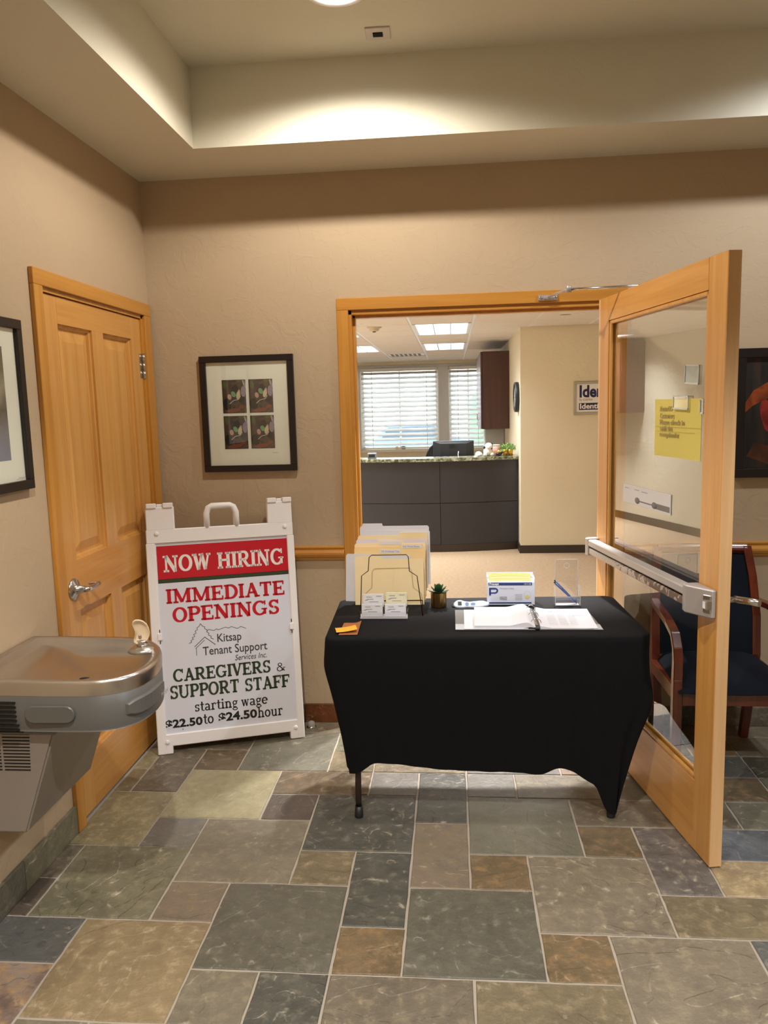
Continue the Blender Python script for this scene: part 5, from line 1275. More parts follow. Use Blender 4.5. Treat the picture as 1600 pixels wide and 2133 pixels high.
def binder():
    t = thing('ring_binder', 'open clear covered ring binder with a metal three ring spine', 'binder', (1.758, -.722, ZT), rz=.0)
    A = math.radians(2)
    cov = plain('binder_grey', S(112, 112, 112), .35); clr = plain('binder_clear', S(186, 190, 196), .2)
    # left cover quad and right cover quad from table points
    Lq = [(1.479-1.758, -.868+.722), (1.785-1.758, -.868+.722), (1.778-1.758, -.575+.722), (1.478-1.758, -.575+.722)]
    Rq = [(1.800-1.758, -.868+.722), (2.040-1.758, -.868+.722), (2.026-1.758, -.572+.722), (1.795-1.758, -.575+.722)]
    m = MB(); m.prism(Lq, .0005, .003, bev=.0006); m.obj('cover', cov, t); m = MB(); m.prism(Rq, .0005, .003, bev=.0006); m.obj('cover', cov, t)
    box(Lq[0][0], Lq[0][0]+.034, Lq[0][1], Lq[0][1]+.075, .003, .0036).obj('clear_pocket', clr, t); box(Rq[1][0]-.036, Rq[1][0]-.002, Rq[0][1], Rq[0][1]+.070, .003, .0036).obj('clear_pocket', clr, t)
    m = MB(); m.box(.022, .044, -.146, .147, .0006, .010, .003, 2); m.obj('spine', plastic_bk, t)
    m = MB(); m.box(.026, .040, -.115, .120, .009, .013, .002); m.obj('ring_plate', chrome, t)
    for y in (-.100, .0, .100):
        m = MB(); m.tube([(.033+.020*math.cos(a), y, .014+.020*math.sin(a)) for a in [PI*k/14-.15*(k < 2)+.0 for k in range(15)]], .0014, 8); m.obj('ring', chrome, t)
    # paper: sheet flat left, thick block left, sheets right
    def sheet(lab, pts, z0, z1, mat, curl=None, name='paper_sheet'):
        q = thing(name, lab, 'paper', (1.758, -.722, ZT)); m = MB()
        if curl:
            x0, x1, y0, y1 = pts
            def f(u, v): x = x0+(x1-x0)*u; return (x+.006*v, y0+(y1-y0)*v, z1*curl(u))
            def g(u, v): x = x0+(x1-x0)*u; return (x+.006*v, y0+(y1-y0)*v, z0+0*u if u < .8 else z0+(z1*curl(u)-z0)*.45*(u-.8)/.2)
            m.grid(f, 24, 4); m.grid(g, 24, 4)
            for (vv) in (0, 1):
                m.grid(lambda u, v, vv=vv: tuple(Vector(g(u, vv))*(1-v)+Vector(f(u, vv))*v), 24, 1)
            for uu in (0, 1): m.grid(lambda u, v, uu=uu: tuple(Vector(g(uu, u))*(1-v)+Vector(f(uu, u))*v), 4, 1)
        else: m.prism(pts, z0, z1)
        m.obj('sheets', mat, q); return q
    sheet('single white page lying at the left edge of the binder', [(-.245, -.142), (.0, -.142), (.0, .142), (-.242, .142)], .0037, .0046, paper)
    sheet('thick white ream of pages turned over the left binder cover', (-.205, .028, -.138, .142), .0050, .016, paper, curl=lambda u: 1.0+.75*smooth((u-.55)/.3)-1.1*smooth((u-.88)/.12) if u > .5 else 1.0, name='paper_ream')
    q = sheet('printed form lying on the right binder cover', (.046, .262, -.140, .142), .0037, .0080, paper, curl=lambda u: .9+.9*(1-smooth(u/.22)))
    m = MB()
    for k in range(9):
        for (a, b) in ((.085, .118), (.128, .158), (.168, .196)): m.box(a+.0004*k, b+.0004*k, -.10+k*.018, -.0985+k*.018, .0085, .0089)
    m.box(.10, .12, .092, .096, .0085, .0089); m.box(.15, .17, .094, .098, .0085, .0089); m.box(.19, .235, .03, .032, .0085, .0089); m.obj('printed_rows', plain('faint_ink', S(196, 198, 208), .6), q)
    for (a, b) in ((-.235, -.215), (-.236, -.212)): pass
binder()
def sticky_notes():
    t = thing('sticky_note', 'rust brown paper slip under the orange one on the table corner', 'note', (1.063, -.846, ZT+.0005), rz=.05)
    m = MB(); m.grid(lambda u, v: (-.035+.072*u+.006*v, -.085+.165*v, .001+.010*(abs(u-.5)*2)**2*v*u), 8, 4); m.obj('slip', plain('rust_paper', S(166, 104, 60), .7), t)
    t = thing('sticky_note', 'bright orange curled paper slip at the left front of the table', 'note', (1.052, -.875, ZT+.004), rz=.25)
    m = MB(); m.grid(lambda u, v: (-.040+.080*u, -.034+.062*v-.01*u, .003+.010*u*u+.004*math.sin(v*PI)), 8, 4); m.obj('slip', plain('orange_paper', S(250, 180, 60), .7), t)
sticky_notes()

# ---------------------------------------------------------------- armchair behind the glass door
def armchair():
    t = thing('armchair', 'mahogany armchair with navy upholstery behind the open glass door', 'chair', (2.645, -.33, 0))
    # local: x across, front = -y
    xl, xr = -.235, .235; yr, yf = .215, -.250
    for s in (-1, 1):
        x = s*.228
        m = MB()    # rear post, curving back at the top
        pts = [(x*.86, .205, 0), (x*.93, .195, .20), (x, .180, .42), (x*1.0, .195, .60), (x*.96, .235, .78), (x*.89, .270, .915)]
        bmr = m.bm; rings = []
        for i, p in enumerate(pts):
            hw = .018; hd = .020 if i not in (0, 5) else .016
            rings.append([bmr.verts.new((p[0]+a*hw, p[1]+b*hd, p[2])) for a, b in ((-1, -1), (1, -1), (1, 1), (-1, 1))])
        for A, B in zip(rings, rings[1:]):
            for k in range(4): bmr.faces.new((A[k], A[(k+1) % 4], B[(k+1) % 4], B[k]))
        bmr.faces.new(rings[0][::-1]); bmr.faces.new(rings[-1])
        m.obj('leg', mahog, t)['label'] = 'rear leg running up into the back post'
        m = MB(); xx = s*.245
        m.box(xx-.019, xx+.019, -.262, -.222, 0, .445, .003); m.obj('leg', mahog, t)
        # arm: rises from the front leg and sweeps back to the post
        P = [(xx, -.242, .44), (xx, -.246, .52), (xx, -.236, .575), (xx, -.20, .625), (xx*1.02, -.13, .655), (xx*1.02, -.03, .668), (xx*1.0, .08, .672), (x*1.0, .200, .668)]
        m = MB(); bm2 = m.bm; rings = []
        for i, p in enumerate(P):
            tt = Vector(P[min(i+1, len(P)-1)])-Vector(P[max(i-1, 0)]); tt.normalize(); nn = Vector((1, 0, 0)); up = tt.cross(nn).normalized()
            hw, hh = .019, .013+.005*(i < 2)
            rings.append([bm2.verts.new(Vector(p)+nn*a*hw+up*b*hh) for a, b in ((-1, -1), (1, -1), (1, 1), (-1, 1))])
        for A, B in zip(rings, rings[1:]):
            for k in range(4): bm2.faces.new((A[k], A[(k+1) % 4], B[(k+1) % 4], B[k]))
        bm2.faces.new(rings[0][::-1]); bm2.faces.new(rings[-1])
        bmesh.ops.bevel(bm2, geom=[e for e in bm2.edges], offset=.003, segments=1, affect='EDGES')
        m.obj('armrest', mahog, t)
        box(s*.238-.012, s*.238+.012, -.225, .17, .335, .395, .002).obj('side_rail', mahog, t)
    box(-.226, .226, -.258, -.232, .332, .395, .002).obj('front_rail', mahog, t)
    box(-.21, .21, .170, .192, .335, .390, .002).obj('rear_rail', mahog, t)
    m = MB()
    def seat(u, v):
        x = -.245+.49*u; y = -.275+.475*v; e = (1-abs(2*u-1)**5)*(1-abs(2*v-1)**5)
        return (x*(1-.12*v), y-.02*math.sin(u*PI)*(1-v), .395+.055*e**.5 if e > 0 else .395)
    m.grid(seat, 16, 16); m.grid(lambda u, v: (seat(u, v)[0], seat(u, v)[1], .393), 4, 4); m.obj('seat', navy_fab, t)
    m = MB()
    def back(u, v, d):
        x = -.212+.424*u; z = .42+.455*v; yy = .180+ (.02*v+.075*max(0, (z-.55))/.36)
        c = .020*(1-(2*u-1)**2); return (x*(1-.10*max(0, v-.3)), yy+c-d, z)
    m.grid(lambda u, v: back(u, v, .016+.006*math.sin(PI*u)*math.sin(PI*v)), 12, 10); m.grid(lambda u, v: back(u, v, -.012), 12, 10); m.obj('backrest', navy_fab, t)
    m = MB(); m.grid(lambda u, v: (-.202+.404*u, .262+.020*(1-(2*u-1)**2)-.014*math.sin(v*PI), .880+.042*v), 12, 6); m.grid(lambda u, v: (-.202+.404*u, .276+.020*(1-(2*u-1)**2), .880+.042*v), 12, 2)
    for zz in (.880, .922): m.grid(lambda u, v, zz=zz: (-.202+.404*u, .262+.014*v+.020*(1-(2*u-1)**2), zz), 12, 1)
    m.obj('top_rail', mahog, t)
armchair()

# ---------------------------------------------------------------- reception room beyond the doorway
RC = 2.40; YW = 10.2; XL = -1.7
def reception():
    f = MB(); f.box(XL-.14, 4.4, .14, YW+.14, -.09, 0.0)
    m, nt, b = new_mat('carpet'); b.inputs['Roughness'].default_value = .95
    g = N(nt, 'ShaderNodeNewGeometry'); n = N(nt, 'ShaderNodeTexNoise'); n.inputs['Scale'].default_value = 38; n.inputs['Detail'].default_value = 6; L(nt, g.outputs['Position'], n.inputs['Vector'])
    n2 = N(nt, 'ShaderNodeTexVoronoi'); n2.inputs['Scale'].default_value = 45; L(nt, g.outputs['Position'], n2.inputs['Vector'])
    mx = N(nt, 'ShaderNodeMix', data_type='RGBA'); mx.inputs[6].default_value = S(142, 118, 92); mx.inputs[7].default_value = S(182, 158, 128); L(nt, n.outputs['Fac'], mx.inputs[0])
    L(nt, mx.outputs[2], b.inputs['Base Color']); bp = N(nt, 'ShaderNodeBump'); bp.inputs['Strength'].default_value = .3; L(nt, n2.outputs['Distance'], bp.inputs['Height']); L(nt, bp.outputs['Normal'], b.inputs['Normal'])
    struct('floor_reception', f, m)
    w = MB(); w.box(2.2, 4.4, 4.553, YW, 0, RC+.1); struct('wall_reception_corner', w, cream_m)
    w = MB(); w.box(XL-.14, XL, .14, YW+.14, 0, RC+.1); struct('wall_reception_left', w, cream_m)
    w = MB(); w.box(4.4, 4.54, .14, 4.6, 0, RC+.1); struct('wall_reception_right', w, cream_m)
    w = MB(); w.box(XL, 1.0, .14, .15, 0, RC+.1); w.box(2.24, 4.4, .14, .15, 0, RC+.1); w.box(1.0, 2.24, .14, .15, 2.062, RC+.1); struct('wall_reception_front', w, cream_m)
    # window wall: openings x (-1.5..-.28?), windows two visible
    wins = [(-1.45, -.22), (-.14, 1.235), (1.43, 2.12)]
    za, zb = .845, 2.285
    w = MB(); w.box(XL, 2.2, YW, YW+.14, 0, za); w.box(XL, 2.2, YW, YW+.14, zb, RC+.1)
    xs = [XL]+[v for p in wins for v in p]+[2.2]
    for a, b_ in zip(xs[0::2], xs[1::2]): w.box(a, b_, YW, YW+.14, za, zb)
    struct('wall_window', w, cream_m)
    cord = plain('blind_cord', S(150, 146, 140), .6)
    labs = ['white slatted blind over the window at the far left of the reception', 'wide white slatted blind left of the white window post', 'narrow white slatted blind beside the wall cabinet']
    for i, (a, b_) in enumerate(wins):
        e = structE('window_%d' % (i+1))
        m = MB(); fr = .045
        for (p, q, r_, s) in ((a, b_, za, za+fr), (a, b_, zb-fr, zb), (a, a+fr, za, zb), (b_-fr, b_, za, zb), ((a+b_)/2-.015, (a+b_)/2+.015, za, zb)): m.box(p, q, YW+.05, YW+.10, r_, s, .003)
        m.obj('window_frame', white_pl, e)
        box(a+fr, b_-fr, YW+.07, YW+.076, za+fr, zb-fr).obj('glass_pane', clear, e)
        t = thing('window_blind', labs[i], 'blind', ((a+b_)/2, YW-.03, zb))
        ww = (b_-a)/2-.01
        box(-ww, ww, -.04, .02, -.055, 0.0, .004).obj('headrail', blind_m, t)
        nsl = 16; pitch = (zb-za-.10)/nsl
        sl = None
        for k in range(nsl):
            z = -.085-k*pitch
            if sl is None:
                q = MB(); q.box(-ww, ww, -.044, .044, -.0024, .0024, .001); sl = q.obj('slat', blind_m, t); o = sl
            else: o = sl.copy(); COL.objects.link(o)
            o.location = (0, 0, z); o.rotation_euler = (math.radians(32), 0, 0)
        for x in ((-ww*.72, ww*.72) if ww > .4 else (-ww*.55, ww*.5)): box(x-.003, x+.003, -.040, -.036, -(zb-za)+.03, -.05).obj('cord', cord, t)
        box(-ww, ww, -.03, .03, -(zb-za)+.015, -(zb-za)+.035, .003).obj('bottom_rail', blind_m, t)
    m = MB(); m.box(XL, 2.2, YW-.05, YW+.01, za-.05, za-.004, .004); struct('trim_5', m, plain('sill_white', S(226, 222, 214), .5))
    m = MB(); m.box(1.245, 1.42, YW-.03, YW, za, zb+.01, .004); m.box(-.212, -.148, YW-.03, YW, za, zb+.01, .004); m.box(XL, 2.2, YW-.02, YW, zb+.005, zb+.05, .004); struct('trim_6', m, plain('post_white', S(206, 206, 212), .5))
    # baseboards
    m = MB(); m.box(2.186, 4.4, 4.538, 4.553, .0, .085, .002); m.box(2.186, 2.2, 4.553, YW, 0, .085, .002); struct('baseboard_reception', m, base_dk)
    m = MB(); m.box(XL, XL+.012, .15, YW, 0, .10, .002); m.box(XL, 1.0-.06, .15, .162, 0, .10, .002); struct('baseboard_reception_left', m, base_dk)
reception()
def ceiling_grid():
    c = MB(); c.box(XL-.14, 4.54, .14, YW+.14, RC+.012, RC+.1); ce = struct('ceiling_reception', c, plain('plenum', S(150, 146, 140), .9))
    xs = [XL]+[1.09+.602*k for k in range(-4, 6)]; xs = sorted(set([v for v in xs if XL <= v <= 4.4]+[4.4]))
    y0 = 3.93-.605*6; ys = [.15]+[y0+.605*k for k in range(0, 19)]; ys = sorted(v for v in ys if .15 <= v < YW-.05)+[YW]
    lights = {}
    proto = {}
    skip = set()
    LT = [(1.09, 3.93), (1.09, 3.93+.605*4), (1.09-1.204, 3.93), (1.09-1.204, 3.93+.605*4), (-1.318, 1.5), (-1.318, 5.1), (2.294, .9)]  # the two panels by the left wall are added to brighten it
    def cell(x, y): return (min(range(len(xs)), key=lambda i: abs(xs[i]-x)), min(range(len(ys)), key=lambda i: abs(ys[i]-y)))
    used = []
    for (x, y) in LT:
        i, j = cell(x, y)
        if xs[i] < 2.2 or ys[j+2] < 4.5:
            used.append((xs[i], xs[i+1], ys[j], ys[j+2])); skip.add((i, j)); skip.add((i, j+1))
    vi, vj = cell(.49, 8.2); skip.add((vi, vj))
    for i in range(len(xs)-1):
        for j in range(len(ys)-1):
            if (i, j) in skip or xs[i+1]-xs[i] < .05 or ys[j+1]-ys[j] < .05: continue
            if xs[i] > 2.15 and ys[j] > 4.5: continue
            dx, dy = round(xs[i+1]-xs[i], 3), round(ys[j+1]-ys[j], 3)
            if (dx, dy) not in proto:
                m = MB(); m.box(.013, dx-.013, .011, dy-.011, -.006, .010, .003); o = m.obj('ceiling_tile', tile_c, ce); proto[(dx, dy)] = o
            else: o = proto[(dx, dy)].copy(); COL.objects.link(o)
            o.location = (xs[i], ys[j], RC)
    m = MB()
    for x in xs[1:-1]: m.box(x-.012, x+.012, .15, YW if x < 2.2 else 4.553, RC-.003, RC+.012)
    m.obj('tee_bar', tbar_m, ce)
    m = MB()
    for y in ys[1:-1]: m.box(XL, 4.4 if y < 4.5 else 2.2, y-.007, y+.007, RC+.002, RC+.012)
    m.obj('cross_tee', plain('tee_shade', S(96, 90, 84), .6), ce)  # tees coloured dark to paint in the shadow lines between tiles
    lens = emission('troffer_lens', (0.93, .97, 1.0, 1), TROFFER)
    labs = ['nearest lit ceiling light panel seen through the doorway', 'second lit ceiling light panel farther into the reception', 'lit ceiling panel left of the nearest one', 'lit ceiling panel left of the farther one', 'added light panel brightening the left wall, doorway end', 'added light panel brightening the left wall by the cabinets', 'ceiling light panel just inside and right of the doorway']
    for k, (x0, x1, y0, y1) in enumerate(used):
        t = thing('ceiling_light_panel', labs[k], 'light', ((x0+x1)/2, (y0+y1)/2, RC), group='reception ceiling light panels')
        w, h = (x1-x0)/2-.014, (y1-y0)/2-.012
        m = MB(); m.box(-w, w, -h, -h+.03, -.006, .01); m.box(-w, w, h-.03, h, -.006, .01); m.box(-w, -w+.028, -h, h, -.006, .01); m.box(w-.028, w, -h, h, -.006, .01); m.obj('frame', tbar_m, t)
        for q in range(3):
            a = -w+.028+q*(2*w-.056)/3; b_ = a+(2*w-.056)/3
            box(a+.004, b_-.004, -h+.03, h-.03, .002, .008).obj('lens', lens, t)
        ld = bpy.data.lights.new('panel_glow', 'AREA'); ld.shape = 'RECTANGLE'; ld.size = 2*w-.06; ld.size_y = 2*h-.06; ld.energy = TROFFER_W*(3.4 if x0 < -.9 else 1.0); ld.color = (.95, .98, 1.0); ld.spread = math.radians(120)
        lo = bpy.data.objects.new('panel_glow', ld); COL.objects.link(lo); lo.parent = t; lo.location = (0, 0, -.008)
        m = MB()
        for q in (1, 2):
            a = -w+.028+q*(2*w-.056)/3; m.box(a-.006, a+.006, -h+.03, h-.03, -.004, .008)
        for q in range(1, 12): yy = -h+.03+q*(2*h-.06)/12; m.box(-w+.028, w-.028, yy-.002, yy+.002, -.002, .004)
        m.obj('baffle', chrome, t)
    t = thing('ceiling_vent', 'slotted white air vent in the reception ceiling', 'vent', ((xs[vi]+xs[vi+1])/2, (ys[vj]+ys[vj+1])/2, RC))
    box(-.28, .28, -.28, .28, .002, .010).obj('plate', tbar_m, t)
    m = MB()
    for k in range(7): m.box(-.24+k*.07, -.20+k*.07, -.22, .22, -.002, .003)
    m.obj('slot', plain('vent_dark', S(90, 88, 86), .6), t)
    t = thing('smoke_detector', 'cream smoke detector on the reception ceiling', 'smoke detector', (.72, 4.05, RC))
    m = MB(); m.lathe([(0, 0), (.075, 0), (.075, -.012), (.052, -.020), (.048, -.040), (.030, -.048), (0, -.048)], 24); m.obj('housing', plain('detector_cream', S(196, 184, 160), .5), t)
    m = MB(); m.lathe([(0, -.048), (.018, -.048), (.016, -.055), (0, -.055)], 14); m.obj('sensor_eye', slot_m, t)
    t = thing('ceiling_sprinkler', 'small round cover plate on the ceiling beside the smoke detector', 'sprinkler', (.62, 3.72, RC))
    m = MB(); m.lathe([(0, 0), (.034, 0), (.030, -.010), (0, -.012)], 20); m.obj('cover', tbar_m, t)
    t = thing('ceiling_speaker', 'flat oval grille in the ceiling before the sign wall', 'speaker', (2.52, 3.55, RC))
    m = MB(); m.lathe([(0, 0), (.055, 0), (.052, -.006), (0, -.007)], 24); m.obj('grille', plain('speaker_grey', S(150, 142, 132), .6), t)
ceiling_grid()
def entry_downlights():
    for x, lab in ((1.40, 'round downlight just inside the doorway, left one'), (2.05, 'round downlight just inside the doorway, right one')):
        t = thing('reception_downlight', lab, 'light', (x, .62, RC-.004), group='downlights just inside the doorway')
        m = MB(); m.lathe([(.070, 0), (.092, 0), (.092, -.005), (.072, -.007), (.070, 0)], 28, cap=False); m.obj('trim_ring', white_pl, t)
        m = MB(); m.lathe([(0, -.003), (.070, -.003), (.070, .001), (0, .001)], 24); m.obj('lens', MATS['lens_cool'], t)
        ld = bpy.data.lights.new('downlight_beam', 'SPOT'); ld.energy = 260; ld.color = (1, .95, .93); ld.spot_size = math.radians(82); ld.spot_blend = .35; ld.shadow_soft_size = .05
        lo = bpy.data.objects.new('downlight_beam', ld); COL.objects.link(lo); lo.parent = t; lo.location = (0, 0, -.03)
entry_downlights()

def counter():
    # bowed front: x -> y
    Rr = 3.4; cx = 1.20; yf = 4.655
    def fy(x): return yf+Rr-math.sqrt(Rr*Rr-(x-cx)**2)
    t = thing('reception_counter', 'curved charcoal panelled reception counter', 'counter', (cx, yf, 0))
    xs = [(-.25, 1.335), (1.340, 2.198)]
    for (a, b_) in xs:
        for (z0, z1) in ((.085, .540), (.546, 1.000)):
            m = MB(); m.grid(lambda u, v: (a+(b_-a)*u-cx, fy(a+(b_-a)*u)-yf, z0+(z1-z0)*v), 14, 1)
            for zz in (z0, z1): m.grid(lambda u, v, zz=zz: (a+(b_-a)*u-cx, fy(a+(b_-a)*u)-yf+.02*v, zz), 14, 1)
            for xx in (a, b_): m.poly([(xx-cx, fy(xx)-yf, z0), (xx-cx, fy(xx)-yf+.02, z0), (xx-cx, fy(xx)-yf+.02, z1), (xx-cx, fy(xx)-yf, z1)])
            m.obj('front_panel', charcoal, t)
    m = MB(); a, b_ = -.26, 2.198
    m.grid(lambda u, v: (a+(b_-a)*u-cx, fy(a+(b_-a)*u)-yf+.012, .0+1.0*v), 20, 1); m.grid(lambda u, v: (a+(b_-a)*u-cx, fy(a+(b_-a)*u)-yf+.14, 1.0*v), 20, 1)
    m.grid(lambda u, v: (a+(b_-a)*u-cx, fy(a+(b_-a)*u)-yf+.012+.128*v, 1.0), 20, 1); m.poly([(a-cx, fy(a)-yf+.012, 0), (a-cx, fy(a)-yf+.14, 0), (a-cx, fy(a)-yf+.14, 1.0), (a-cx, fy(a)-yf+.012, 1.0)])
    m.obj('carcass', slot_m, t)
    m = MB(); m.grid(lambda u, v: (a+(b_-a)*u-cx, fy(a+(b_-a)*u)-yf-.004, .0+.083*v), 20, 1); m.obj('plinth', base_dk, t)
    # desk behind
    box(-1.2-cx+.95, 2.19-cx, .30, .85, .70, .735, .004).obj('work_surface', cab_m, t)
    m, nt, b = new_mat('granite'); b.inputs['Roughness'].default_value = .2
    tc = N(nt, 'ShaderNodeTexCoord'); n = N(nt, 'ShaderNodeTexNoise'); n.inputs['Scale'].default_value = 18; n.inputs['Detail'].default_value = 6; n.inputs['Distortion'].default_value = 1.5; L(nt, tc.outputs['Object'], n.inputs['Vector'])
    r = N(nt, 'ShaderNodeValToRGB'); r.color_ramp.elements[0].position = .35; r.color_ramp.elements[0].color = S(48, 54, 40); r.color_ramp.elements[1].position = .68; r.color_ramp.elements[1].color = S(190, 188, 168); e = r.color_ramp.elements.new(.5); e.color = S(112, 116, 92)
    L(nt, n.outputs['Fac'], r.inputs[0]); L(nt, r.outputs[0], b.inputs['Base Color'])
    tt = MB(); a, b_ = -.28, 2.199
    F = lambda u, d: (a+(b_-a)*u-cx, fy(a+(b_-a)*u)-yf+d)
    tt.grid(lambda u, v: (*F(u, -.03+.30*v), 1.038), 20, 2, smooth=False); tt.grid(lambda u, v: (*F(u, -.03+.30*v), 1.003), 20, 2, smooth=False); tt.grid(lambda u, v: (*F(u, -.03), 1.003+.035*v), 20, 1); tt.grid(lambda u, v: (*F(u, .27), 1.003+.035*v), 20, 1)
    tt.grid(lambda u, v: (a-cx, fy(a)-yf-.03+.30*u, 1.003+.035*v), 1, 1)
    o = tt.obj('granite_worktop', m, loc=(cx, yf, 0)); tag(o, 'thin green grey granite worktop along the reception counter', 'worktop')
counter()
ZC = 1.0385
def reception_items():
    # monitor on the desk behind the counter
    t = thing('computer_monitor', 'black computer monitor seen from behind above the counter', 'monitor', (1.490, 5.22, .735))
    z0 = .165
    m = MB(); m.box(-.235, .235, -.005, .015, z0, z0+.30, .006); m.obj('bezel', plastic_bk, t)
    m = MB(); b = m.bm
    A = [b.verts.new(p) for p in ((-.228, -.005, z0+.008), (.228, -.005, z0+.008), (.228, -.005, z0+.292), (-.228, -.005, z0+.292))]
    C = [b.verts.new(p) for p in ((-.150, -.050, z0+.02), (.150, -.050, z0+.02), (.150, -.050, z0+.268), (-.150, -.050, z0+.268))]
    b.faces.new(C)
    for k in range(4): b.faces.new((A[k], A[(k+1) % 4], C[(k+1) % 4], C[k]))
    m.obj('rear_housing', plain('monitor_back', S(34, 35, 38), .4), t)
    text_mesh('DELL', .050, 'lettering', plain('logo_dark', S(14, 14, 16), .3), t, (-.045, -.0505, z0+.222), (PI/2, 0, 0), bold=.002, width=.095)
    m = MB(); m.box(-.03, .03, .0, .03, .01, z0+.06, .003); m.box(-.11, .11, -.08, .10, 0, .015, .004); m.obj('stand', plastic_bk, t)
    m = MB(); m.tube([(.058, -.052, z0+.18), (.052, -.056, z0+.14), (.066, -.058, z0+.08), (.064, -.056, z0+.01)], .004, 6); m.obj('cable', white_pl, t)
    box(-.030, .030, -.054, -.050, z0+.012, z0+.045).obj('sticker', white_pl, t)
    t = thing('office_chair', 'black office chair back showing behind the computer monitor', 'chair', (1.375, 6.1, 0))
    m = MB()
    P = [(.26*math.cos(2*PI*k/24)*(1 if abs(math.cos(2*PI*k/24)) < .8 else .97), .28*math.sin(2*PI*k/24)) for k in range(24)]
    m.prism(P, -.02, .03, M=frame_matrix((0, 0, .885), Vector((1, 0, 0)), Vector((0, 0, 1)), Vector((0, -1, 0))), bev=.008); m.obj('backrest', plastic_bk, t)
    box(-.25, .25, -.02, .45, .44, .50, .03, 2).obj('seat', plastic_bk, t)
    m = MB(); m.tube([(0, .2, .06), (0, .2, .44)], .025, 10); m.tube([(0, .0, .48), (0, -.0, .80)], .02, 8); m.obj('column', plastic_bk, t)
    for k in range(5):
        a = 2*PI*k/5; m = MB(); m.tube([(0, .2, .09), (.28*math.cos(a), .2+.28*math.sin(a), .06)], [.02, .014], 8); m.lathe([(0, 0), (.025, .003), (.025, .045), (0, .05)], 10, Matrix.Translation((.28*math.cos(a), .2+.28*math.sin(a), 0))); m.obj('caster_leg', plastic_bk, t)
    # white plush toy
    t = thing('plush_toy', 'white plush toy with black patches on the counter', 'toy', (1.865, 4.83, ZC), rz=.3)
    wp = plain('plush_white', S(236, 232, 226), .9, bump=.3, bscale=400)
    def ball(mb, c, r, s=(1, 1, 1), seg=14):
        prof = [(r*math.sin(PI*k/8), -r*math.cos(PI*k/8)) for k in range(9)]
        mb.lathe(prof, seg, Matrix.Translation(c) @ Matrix.Diagonal((s[0], s[1], s[2], 1)), cap=False)
    m = MB(); ball(m, (0, 0, .050), .045, (1.1, .9, 1.05)); ball(m, (-.04, -.03, .020), .022); ball(m, (.04, -.03, .020), .022); m.obj('body', wp, t)
    m = MB(); ball(m, (.008, -.012, .112), .036, (1.15, .95, 1)); ball(m, (.0, -.045, .102), .017); m.obj('head', wp, t)
    m = MB(); ball(m, (.046, 0, .128), .015, (.8, .5, 1.2)); ball(m, (-.038, 0, .095), .014, (.8, .5, 1.1)); m.obj('ear', plain('plush_black', S(28, 26, 28), .9), t)
    t = thing('crumpled_tissue', 'crumpled white tissue beside the plush toy on the counter', 'tissue', (1.765, 4.80, ZC))
    m = MB(); rnd = random.Random(9)
    m.lathe([(0, 0), (.035, .004), (.040, .020), (.028, .040), (.015, .052), (0, .055)], 10, smooth=False)
    for v in m.bm.verts: v.co += Vector((rnd.uniform(-.006, .006), rnd.uniform(-.006, .006), abs(rnd.uniform(-.004, .004))))
    m.obj('tissue_mesh', wp, t)
    t = thing('candy_jar', 'pink candy jar between the plush toy and the potted plant', 'jar', (1.965, 4.90, ZC))
    m = MB(); m.lathe([(0, 0), (.040, 0), (.043, .006), (.043, .095), (.038, .105), (0, .105)], 24); m.obj('jar_body', plain('jar_pink', S(222, 168, 156), .25, coat=.5, var=.3, vscale=30), t)
    m = MB(); m.lathe([(0, .105), (.040, .105), (.040, .122), (0, .124)], 24); m.obj('lid', plain('jar_lid', S(206, 190, 188), .3), t)
    t = thing('dark_figurine', 'small black and yellow figurine before the candy jar', 'figurine', (1.985, 4.800, ZC))
    m = MB(); ball(m, (0, 0, .022), .022, (1.6, .9, 1)); ball(m, (.034, 0, .040), .014); ball(m, (-.03, 0, .010), .010); ball(m, (.02, -.01, .010), .010); m.obj('body', plain('figurine_black', S(34, 24, 26), .5), t)
    m = MB(); ball(m, (0, -.01, .052), .014); m.obj('cap', plain('figurine_yellow', S(240, 190, 60), .5), t)
    # potted plant: two gold pots
    t = thing('potted_plant', 'bushy green plant in two small gold pots at the counter end', 'plant', (2.085, 4.855, ZC))
    for k, x in enumerate((-.026, .030)):
        m = MB(); m.lathe([(0, 0), (.026, 0), (.029, .07), (.026, .07), (.025, .06), (0, .06)], 18, Matrix.Translation((x, 0, 0))); m.obj('pot', plain('pot_gold_bright', S(206, 160, 60), .3, .8), t)
    lf = plain('herb_leaf', S(120, 160, 84), .6, var=.35, vscale=50)
    rnd = random.Random(6); m = MB()
    for k in range(420):
        a = rnd.uniform(0, 2*PI); r = .075*rnd.random()**.5; z = .055+rnd.uniform(0, .085)*(1-.4*(r/.075)**2)
        c = Vector((r*1.15*math.cos(a), r*math.sin(a), z)); s = rnd.uniform(.006, .011)
        R = Euler((rnd.uniform(0, PI), rnd.uniform(0, PI), rnd.uniform(0, 2*PI))).to_matrix()
        m.poly([c+R @ Vector(p)*s for p in ((-1, 0, 0), (0, -.7, .2), (1, 0, 0), (0, .7, .2))])
    o = m.obj('foliage', lf, t); o['kind'] = 'stuff'
    t = thing('desk_phone_corner', 'grey desk device at the left end of the counter', 'device', (.58, 4.86, ZC)); t.name = 'desk_device'
    box(-.05, .05, -.04, .05, 0, .06, .006).obj('body', plain('device_grey', S(110, 112, 116), .5), t)
    box(-.035, .035, -.042, -.040, .015, .045).obj('panel', slot_m, t)
    # wall cabinet and things on the side wall
    t = thing('wall_cabinet', 'dark reddish brown wall cabinet hanging by the window', 'cabinet', (2.2, 6.12, 1.295))
    box(-.335, -.001, 0, 1.6, 0, .965, .003).obj('body', cab_m, t)
